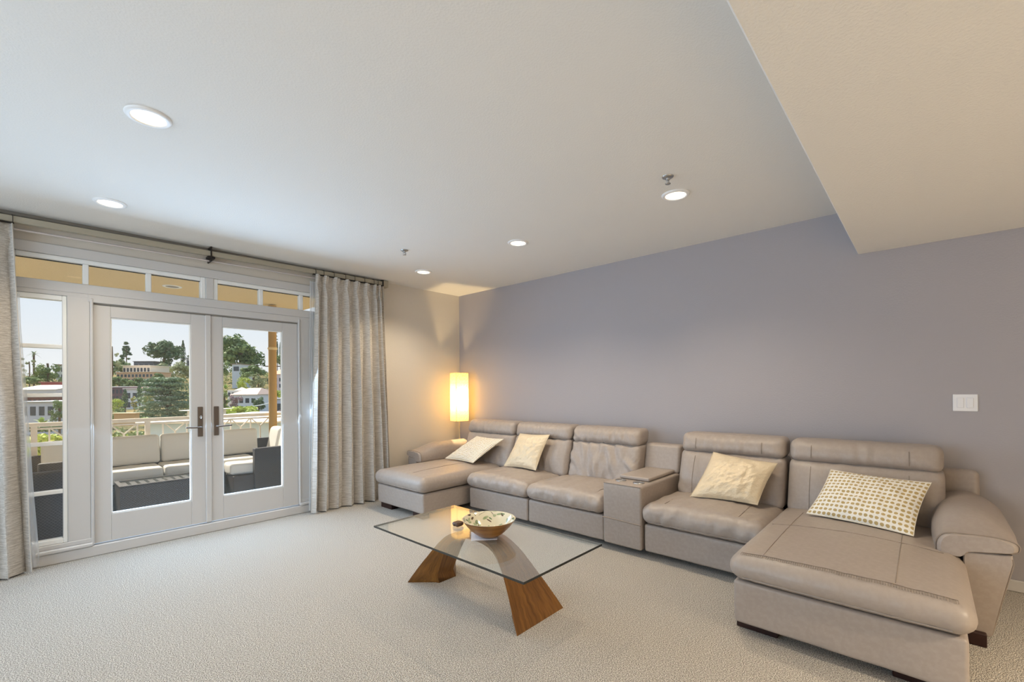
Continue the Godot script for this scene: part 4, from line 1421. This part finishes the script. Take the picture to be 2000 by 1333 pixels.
func tree(a: Array) -> void:
	var kind: String = a[0]
	var c: Vector3 = a[4]
	var hw: float = a[5]
	var hh: float = a[6]
	var d := depth_of(c)
	var gy := minf(ground_y(d), c.y - hh)
	var t := thing(a[1], a[3], a[2], Vector3(c.x, gy, c.z))
	var sd := absi(int(c.x * 131.0 + c.z * 17.0 + c.y * 7.0)) + 3
	var rng := RandomNumberGenerator.new()
	rng.seed = sd
	var cl := []
	var lo := Color(0.08, 0.13, 0.05)
	var hi := Color(0.30, 0.38, 0.15)
	var n := 26
	var per := 60
	var size := hw * 0.10
	var droop := 0.0
	var trunk_r := hw * 0.07
	var nm: String = a[1]
	if nm.contains("lime") or nm.contains("bright") or nm.contains("rail_bush"):
		lo = Color(0.26, 0.36, 0.05)
		hi = Color(0.70, 0.74, 0.18)
	elif nm.contains("yellow"):
		lo = Color(0.26, 0.24, 0.05)
		hi = Color(0.60, 0.50, 0.14)
	elif nm.contains("dark") or nm.contains("pine") or nm.contains("conifer") or nm.contains("cypress") or nm.contains("ridge") or nm.contains("low_hedge") or nm.contains("wire_hedge"):
		lo = Color(0.045, 0.085, 0.05)
		hi = Color(0.19, 0.27, 0.13)
	elif nm.contains("olive") or nm.contains("hillside") or nm.contains("eucal"):
		lo = Color(0.20, 0.23, 0.12)
		hi = Color(0.50, 0.52, 0.30)
	elif nm.contains("flower"):
		lo = Color(0.16, 0.12, 0.12)
		hi = Color(0.44, 0.30, 0.36)
	elif nm.contains("cedar"):
		lo = Color(0.08, 0.14, 0.08)
		hi = Color(0.32, 0.40, 0.24)
	match kind:
		"round", "shrub":
			n = 34 if hw > 5.0 else 22
			per = 90 if hw > 5.0 else 70
			size = clampf(hw * 0.075, 0.05, 0.75)
			for i in n:
				var q := Vector3(rng.randfn(), rng.randfn(), rng.randfn()).normalized() * pow(rng.randf(), 0.33)
				cl.append([c + q * Vector3(hw * 0.78, hh * 0.74, hw * 0.78), Vector3(hw, minf(hh, hw), hw) * rng.randf_range(0.20, 0.34)])
		"airy":
			n = 14
			per = 45
			size = hw * 0.09
			for i in n:
				var q := Vector3(rng.randf_range(-1, 1), rng.randf_range(-0.9, 1), rng.randf_range(-1, 1))
				cl.append([c + q * Vector3(hw * 0.8, hh * 0.85, hw * 0.8), Vector3.ONE * hw * rng.randf_range(0.14, 0.24)])
		"conifer":
			for i in 30:
				var v := rng.randf()
				var w := (1.0 - v * 0.85) * 0.75
				var an := rng.randf() * TAU
				cl.append([c + Vector3(cos(an) * hw * w, lerpf(-hh, hh * 0.92, v), sin(an) * hw * w), Vector3(hw * 0.28, hh * 0.10, hw * 0.28)])
		"cypress":
			for i in 16:
				var v := i / 15.0
				var w := sin(PI * clampf(0.18 + 0.80 * v, 0.0, 1.0))
				cl.append([c + Vector3(0, lerpf(-hh, hh * 0.95, v), 0), Vector3(hw * w * 0.9 + 0.05, hh * 0.10, hw * w * 0.9 + 0.05)])
			size = hw * 0.22
		"umbrella":
			for i in 34:
				var q := Vector3(rng.randf_range(-1, 1), rng.randf_range(-0.75, 1.0), rng.randf_range(-1, 1))
				if Vector2(q.x, q.z).length() > 1.0 or q.length() > 1.25:
					q *= 0.7
				cl.append([c + q * Vector3(hw * 0.76, hh * 0.74, hw * 0.76), Vector3(hw * 0.28, hh * 0.14, hw * 0.28)])
			per = 85
			size = hw * 0.06
		"cedar":
			for i in 120:
				var v := rng.randf()
				var w := lerpf(1.0, 0.45, v) * rng.randf_range(0.25, 1.0)
				var an := rng.randf() * TAU
				cl.append([c + Vector3(cos(an) * hw * w * 0.85, lerpf(-hh * 0.85, hh * 0.9, floorf(v * 9.0) / 9.0 + rng.randf() * 0.03), sin(an) * hw * w * 0.85), Vector3(hw * 0.24, hh * 0.095, hw * 0.24)])
			per = 110
			size = hw * 0.030
			droop = 0.4
		"palm", "palmbush":
			var b := B.new()
			b.tint = Color(0.16, 0.23, 0.10) if kind == "palm" else Color(0.36, 0.46, 0.16)
			var hub := c + Vector3(0, hh * (0.45 if kind == "palm" else -0.8), 0)
			b.flat()
			for i in (26 if kind == "palm" else 34):
				var an := rng.randf() * TAU
				var el := rng.randf_range(-0.5, 1.2) if kind == "palm" else rng.randf_range(0.2, 1.5)
				var dir := Vector3(cos(an) * cos(el), sin(el), sin(an) * cos(el))
				var len := hw * rng.randf_range(0.8, 1.1) if kind == "palm" else minf(hw, hh * 1.8) * rng.randf_range(0.8, 1.15)
				var side := dir.cross(Vector3.UP).normalized()
				var prev := hub
				for s in 5:
					var u := (s + 1) / 5.0
					var p := hub + dir * len * u + Vector3.DOWN * len * 0.45 * u * u
					var w0 := len * 0.10 * (1.0 - s / 5.0)
					var w1 := len * 0.10 * (1.0 - u)
					b.quad(prev - side * w0, prev + side * w0, p + side * w1, p - side * w1)
					prev = p
			part("fronds", b, M.leaf, t)
			if kind == "palm":
				part("trunk", B.new().tube([Vector3(c.x, gy, c.z), hub], 0.22, 8), M.bark, t)
			return
		"arauc":
			for i in 7:
				var y := lerpf(-hh, hh, i / 6.0)
				for j in 6:
					var an := TAU * j / 6.0 + i
					cl.append([c + Vector3(cos(an) * hw * 0.55, y, sin(an) * hw * 0.55), Vector3(hw * 0.42, hh * 0.045, hw * 0.42)])
			per = 26
			size = hw * 0.12
			lo = Color(0.06, 0.09, 0.07)
			hi = Color(0.18, 0.24, 0.15)
	var o := MeshInstance3D.new()
	o.mesh = leaves(cl, per, size, lo, hi, sd, droop)
	o.material_override = M.leaf
	o.name = "crown"
	t.add_child(o)
	o.position = -t.position
	if kind != "shrub":
		part("trunk", B.new().tube([Vector3(c.x, gy - 1.0, c.z), Vector3(c.x + hw * 0.04, c.y, c.z), Vector3(c.x, c.y + hh * 0.6, c.z)], maxf(trunk_r, 0.10), 7), M.bark, t)

var TREES := [
	["palm", "fan_palm", "tree", "tall fan palm with a thin bare trunk rising beside the round green tree", Vector3(-1.91, 11.39, -184.57), 1.77, 2.44],
	["round", "broadleaf_tree", "tree", "big round dark green tree behind the pink building in the sidelight view", Vector3(-0.01, 6.43, -152.95), 3.13, 3.19],
	["airy", "olive_tree", "tree", "grey-green airy tree at the edge of the left curtain, below the fan palm", Vector3(-3.16, 6.63, -141.61), 1.48, 2.50],
	["shrub", "garden_shrub", "shrub", "pale green shrub mass between the white roofed house and the grey-green airy tree", Vector3(-2.77, 3.64, -129.36), 2.09, 0.99],
	["shrub", "garden_shrub", "shrub", "small yellow-green shrub right of the round dark green tree, above the pink building", Vector3(2.13, 3.96, -143.25), 1.19, 1.07],
	["round", "street_tree", "tree", "bright green tree overlapping the long white roof in the sidelight view", Vector3(-1.77, -0.58, -58.82), 0.95, 1.36],
	["palmbush", "palm_shrub", "shrub", "spiky green palm shrub just above the balcony rail in the sidelight view", Vector3(-3.12, -0.90, -49.94), 1.08, 0.60],
	["shrub", "lime_bush", "shrub", "bright lime bush behind the balusters in the sidelight view", Vector3(-3.87, -0.12, -11.58), 0.59, 0.45],
	["shrub", "dark_bush", "shrub", "dark green bush under the rail, above the bright lime bush", Vector3(-3.79, -0.05, -19.63), 0.60, 0.19],
	["airy", "eucalyptus_tree", "tree", "sparse brownish tree at the left edge of the left door pane", Vector3(12.03, 11.04, -154.61), 1.91, 3.82],
	["conifer", "conifer_tree", "tree", "dark upright conifer left of the umbrella pine on the ridge", Vector3(19.28, 14.62, -191.04), 1.96, 3.24],
	["round", "leafy_tree", "tree", "light green leafy tree in front of the dark upright conifer", Vector3(14.58, 8.07, -160.72), 3.30, 2.87],
	["round", "umbrella_pine", "tree", "large dark umbrella pine on the ridge in the left door pane", Vector3(30.97, 15.73, -200.48), 6.00, 5.35],
	["cypress", "cypress_tree", "tree", "tall thin cypress right of the umbrella pine on the ridge", Vector3(34.51, 14.96, -189.24), 1.00, 4.18],
	["round", "ridge_tree", "tree", "dark tree on the ridge right of the tall thin cypress", Vector3(41.13, 15.05, -208.64), 2.02, 2.63],
	["shrub", "hillside_bush", "shrub", "dry green hillside bushes below the umbrella pine", Vector3(26.09, 7.67, -171.84), 3.96, 2.74],
	["shrub", "hillside_bush", "shrub", "pale olive hillside bushes left of the door handle, above the great cedar", Vector3(28.62, 7.43, -160.21), 4.18, 3.17],
	["shrub", "villa_bush", "shrub", "dark green bush beside the right end of the cream villa", Vector3(17.85, 4.69, -130.56), 1.60, 1.35],
	["round", "hedge_tree", "tree", "round green tree below the left part of the cream villa", Vector3(10.87, 3.41, -132.26), 2.37, 1.48],
	["round", "hedge_tree", "tree", "round dark green tree below the middle of the cream villa", Vector3(13.13, 3.12, -123.88), 2.84, 1.48],
	["cypress", "small_cypress", "tree", "small dark cypress between the purple building and the white cube house", Vector3(6.58, 0.33, -86.68), 0.44, 1.31],
	["cypress", "small_cypress", "tree", "small pointed cypress in front of the pink roof of the white cube house", Vector3(7.56, 1.04, -81.18), 0.42, 1.33],
	["shrub", "yellow_bush", "shrub", "yellow bush right of the white cube house, left of the great cedar", Vector3(7.89, -0.09, -76.39), 1.02, 1.46],
	["shrub", "yellow_bush", "shrub", "narrow yellow bush in front of the white cube house", Vector3(6.17, -0.31, -75.31), 0.56, 1.27],
	["shrub", "lime_tree_crown", "shrub", "lime green shrubs below the purple building with the white band", Vector3(4.19, -0.44, -74.50), 0.99, 1.02],
	["cedar", "cedar_tree", "tree", "great spreading cedar with layered boughs filling the left door pane", Vector3(8.40, 0.55, -66.96), 4.29, 3.03],
	["shrub", "lower_bush", "shrub", "green bush at the foot of the tan garden wall", Vector3(1.89, -0.82, -50.41), 0.86, 0.67],
	["palmbush", "agave_plant", "shrub", "spiky agave clump in front of the great cedar just above the rail", Vector3(1.25, -0.39, -33.36), 0.72, 0.44],
	["palmbush", "palm_fronds", "shrub", "arching palm fronds seen between the balusters of the left door view", Vector3(-2.23, 0.06, -12.01), 0.64, 0.43],
	["round", "giant_fig_tree", "tree", "giant round tree on the ridge in the right door pane", Vector3(44.90, 13.94, -163.15), 8.27, 6.65],
	["shrub", "slope_bush", "shrub", "light green bush below the left side of the giant round tree", Vector3(34.86, 7.69, -141.59), 2.33, 2.40],
	["round", "slope_tree", "tree", "dark bush between the small white cabin and the round stucco column", Vector3(38.09, 6.01, -129.22), 3.88, 2.36],
	["palmbush", "feather_palm", "shrub", "feathery palm at the left edge of the right door pane", Vector3(20.23, 3.17, -86.58), 1.55, 1.91],
	["shrub", "lime_slope_bush", "shrub", "pale lime bush above the roof of the white villa", Vector3(27.05, 2.81, -99.86), 1.71, 1.60],
	["round", "olive_slope_tree", "tree", "olive tree just left of the stucco column, above the pale house", Vector3(27.66, 3.13, -93.28), 1.84, 2.35],
	["round", "dark_hedge", "shrub", "dark clipped hedge right of the white villa, left of the column", Vector3(19.18, -0.61, -67.06), 1.13, 1.16],
	["shrub", "flowering_bush", "shrub", "brownish pink flowering bush in front of the turret house", Vector3(13.02, 0.04, -56.02), 0.89, 0.98],
	["round", "shade_tree", "tree", "dark tree at the left edge of the right door pane below the feathery palm", Vector3(10.31, 0.03, -50.11), 0.76, 1.36],
	["shrub", "rail_bush", "shrub", "yellow-green bushes just above the rail in the right door pane", Vector3(8.40, -0.45, -37.40), 1.86, 0.60],
	["shrub", "low_hedge", "shrub", "dark low hedge directly behind the rail in the right door pane", Vector3(5.04, -0.55, -26.28), 1.46, 0.32],
	["arauc", "norfolk_pine", "tree", "tiered norfolk pine right of the column top", Vector3(41.20, 13.93, -122.82), 1.09, 2.73],
	["cypress", "slim_cypress", "tree", "left one of two slim columnar trees right of the tiered pine", Vector3(45.64, 13.42, -132.78), 0.37, 2.00],
	["cypress", "slim_cypress", "tree", "right one of two slim columnar trees right of the tiered pine", Vector3(46.24, 13.27, -132.13), 0.37, 1.85],
	["shrub", "terrace_bush", "shrub", "pale green bush above the pink house right of the column", Vector3(39.06, 8.88, -113.36), 2.10, 1.66],
	["shrub", "bright_bush", "shrub", "bright green bush below the pink house right of the column", Vector3(18.90, 0.84, -58.49), 1.16, 0.72],
	["round", "wire_hedge", "shrub", "dark hedge below the utility wire right of the column", Vector3(15.46, -0.07, -50.41), 0.50, 0.71],
	["shrub", "flower_bed", "shrub", "purple flowering shrub behind the return railing at right", Vector3(5.04, 0.04, -20.36), 0.49, 0.34],
]
var HOUSES := [
	["house", "grey-white house at the right edge of the sidelight pane above the pink building", Vector3(4.95, 7.82, -206.68), 1.96, 2.39, 8.0, Color(0.8, 0.8, 0.78), Color(0.62, 0.5, 0.42), "flat", 3, 2],
	["apartment_house", "pink building behind the white roofed house in the sidelight pane", Vector3(0.06, 1.73, -115.96), 2.42, 1.35, 9.0, Color(0.72, 0.4, 0.4), Color(0.66, 0.4, 0.38), "flat", 5, 2],
	["white_house", "white house with a low pitched white roof in the sidelight pane", Vector3(-2.87, 1.13, -96.97), 3.10, 1.35, 8.0, Color(0.86, 0.86, 0.88), Color(0.93, 0.92, 0.9), "gable", 4, 1],
	["row_house", "brownish row house with a strip of windows in the sidelight pane", Vector3(-2.84, -0.05, -85.12), 2.75, 0.70, 6.0, Color(0.52, 0.38, 0.36), Color(0.55, 0.45, 0.44), "flat", 8, 1],
	["garage", "low pale grey building with a flat roof in the sidelight pane", Vector3(-3.03, -0.85, -73.50), 2.03, 0.98, 7.0, Color(0.8, 0.8, 0.84), Color(0.86, 0.86, 0.88), "flat", 4, 1],
	["modern_house", "dark flat roofed house on the ridge left of the umbrella pine", Vector3(26.00, 10.55, -205.92), 3.56, 1.59, 9.0, Color(0.45, 0.45, 0.5), Color(0.36, 0.34, 0.36), "flat", 4, 1],
	["ridge_house", "white house on the ridge at the right edge of the left door pane", Vector3(37.42, 11.42, -189.05), 2.39, 1.66, 8.0, Color(0.82, 0.8, 0.82), Color(0.8, 0.8, 0.82), "flat", 2, 1],
	["villa", "upper storey of the cream hillside villa with a long band of windows", Vector3(16.74, 7.19, -152.45), 3.68, 1.04, 7.0, Color(0.9, 0.86, 0.8), Color(0.93, 0.9, 0.86), "flat", 8, 1],
	["villa_base", "wide lower storey of the cream hillside villa with dark window openings", Vector3(15.73, 4.92, -147.66), 4.96, 1.34, 6.0, Color(0.84, 0.7, 0.58), Color(0.88, 0.78, 0.68), "flat", 10, 2],
	["apartment_house", "purple-brown apartment building with a white band in the left door pane", Vector3(7.50, 0.82, -106.38), 1.81, 1.29, 8.0, Color(0.42, 0.33, 0.36), Color(0.88, 0.86, 0.88), "flat", 6, 2],
	["cube_house", "white cube house between two small cypresses in the left door pane", Vector3(8.57, -0.06, -96.35), 1.15, 1.73, 6.0, Color(0.9, 0.9, 0.92), Color(0.85, 0.8, 0.78), "flat", 2, 2],
	["pink_roof_house", "low white house with a pink tiled roof behind the pointed cypress", Vector3(11.48, 1.20, -105.00), 1.86, 0.88, 6.0, Color(0.88, 0.86, 0.84), Color(0.84, 0.62, 0.56), "gable", 3, 1],
	["garden_wall", "tan garden wall left of the agave clump", Vector3(1.84, -0.99, -47.50), 0.91, 0.36, 0.6, Color(0.8, 0.66, 0.5), Color(0.84, 0.72, 0.58), "flat", 0, 0],
	["neighbour_building", "long flat roofed neighbouring building with pale blue wall just behind the rail", Vector3(-0.04, -0.29, -12.59), 2.11, 0.54, 6.0, Color(0.72, 0.8, 0.88), Color(0.93, 0.91, 0.88), "flat", 0, 0],
	["roof_box", "small white roof structure beside the great cedar, above the rail", Vector3(1.90, -0.08, -23.78), 0.38, 0.34, 2.0, Color(0.92, 0.9, 0.88), Color(0.92, 0.9, 0.88), "flat", 0, 0],
	["cabin", "small white cabin with a blue window below the giant round tree", Vector3(36.33, 7.49, -137.03), 1.22, 1.15, 6.0, Color(0.84, 0.86, 0.9), Color(0.6, 0.5, 0.45), "flat", 1, 1],
	["turret_house", "white turret with a pointed roof left of the white villa", Vector3(19.82, 0.95, -81.14), 0.95, 0.91, 5.0, Color(0.9, 0.88, 0.86), Color(0.93, 0.9, 0.88), "cone", 3, 1],
	["white_villa", "white villa with a low red-edged roof in the right door pane", Vector3(19.77, -0.24, -75.29), 1.88, 1.96, 7.0, Color(0.88, 0.9, 0.95), Color(0.86, 0.74, 0.68), "hip", 4, 2],
	["pale_house", "pale blank-walled house between the white villa and the column", Vector3(28.93, -0.39, -94.88), 1.46, 1.78, 6.0, Color(0.93, 0.9, 0.88), Color(0.9, 0.85, 0.82), "flat", 1, 1],
	["pink_house", "pale pink house with a salmon roof right of the column", Vector3(30.78, 3.20, -89.89), 1.74, 2.87, 8.0, Color(0.86, 0.8, 0.82), Color(0.88, 0.66, 0.56), "hip", 3, 3],
	["blue_house", "small blue-white house below the utility wire right of the column", Vector3(15.45, -0.59, -47.47), 0.91, 0.91, 5.0, Color(0.76, 0.8, 0.92), Color(0.82, 0.84, 0.9), "flat", 3, 1],
]
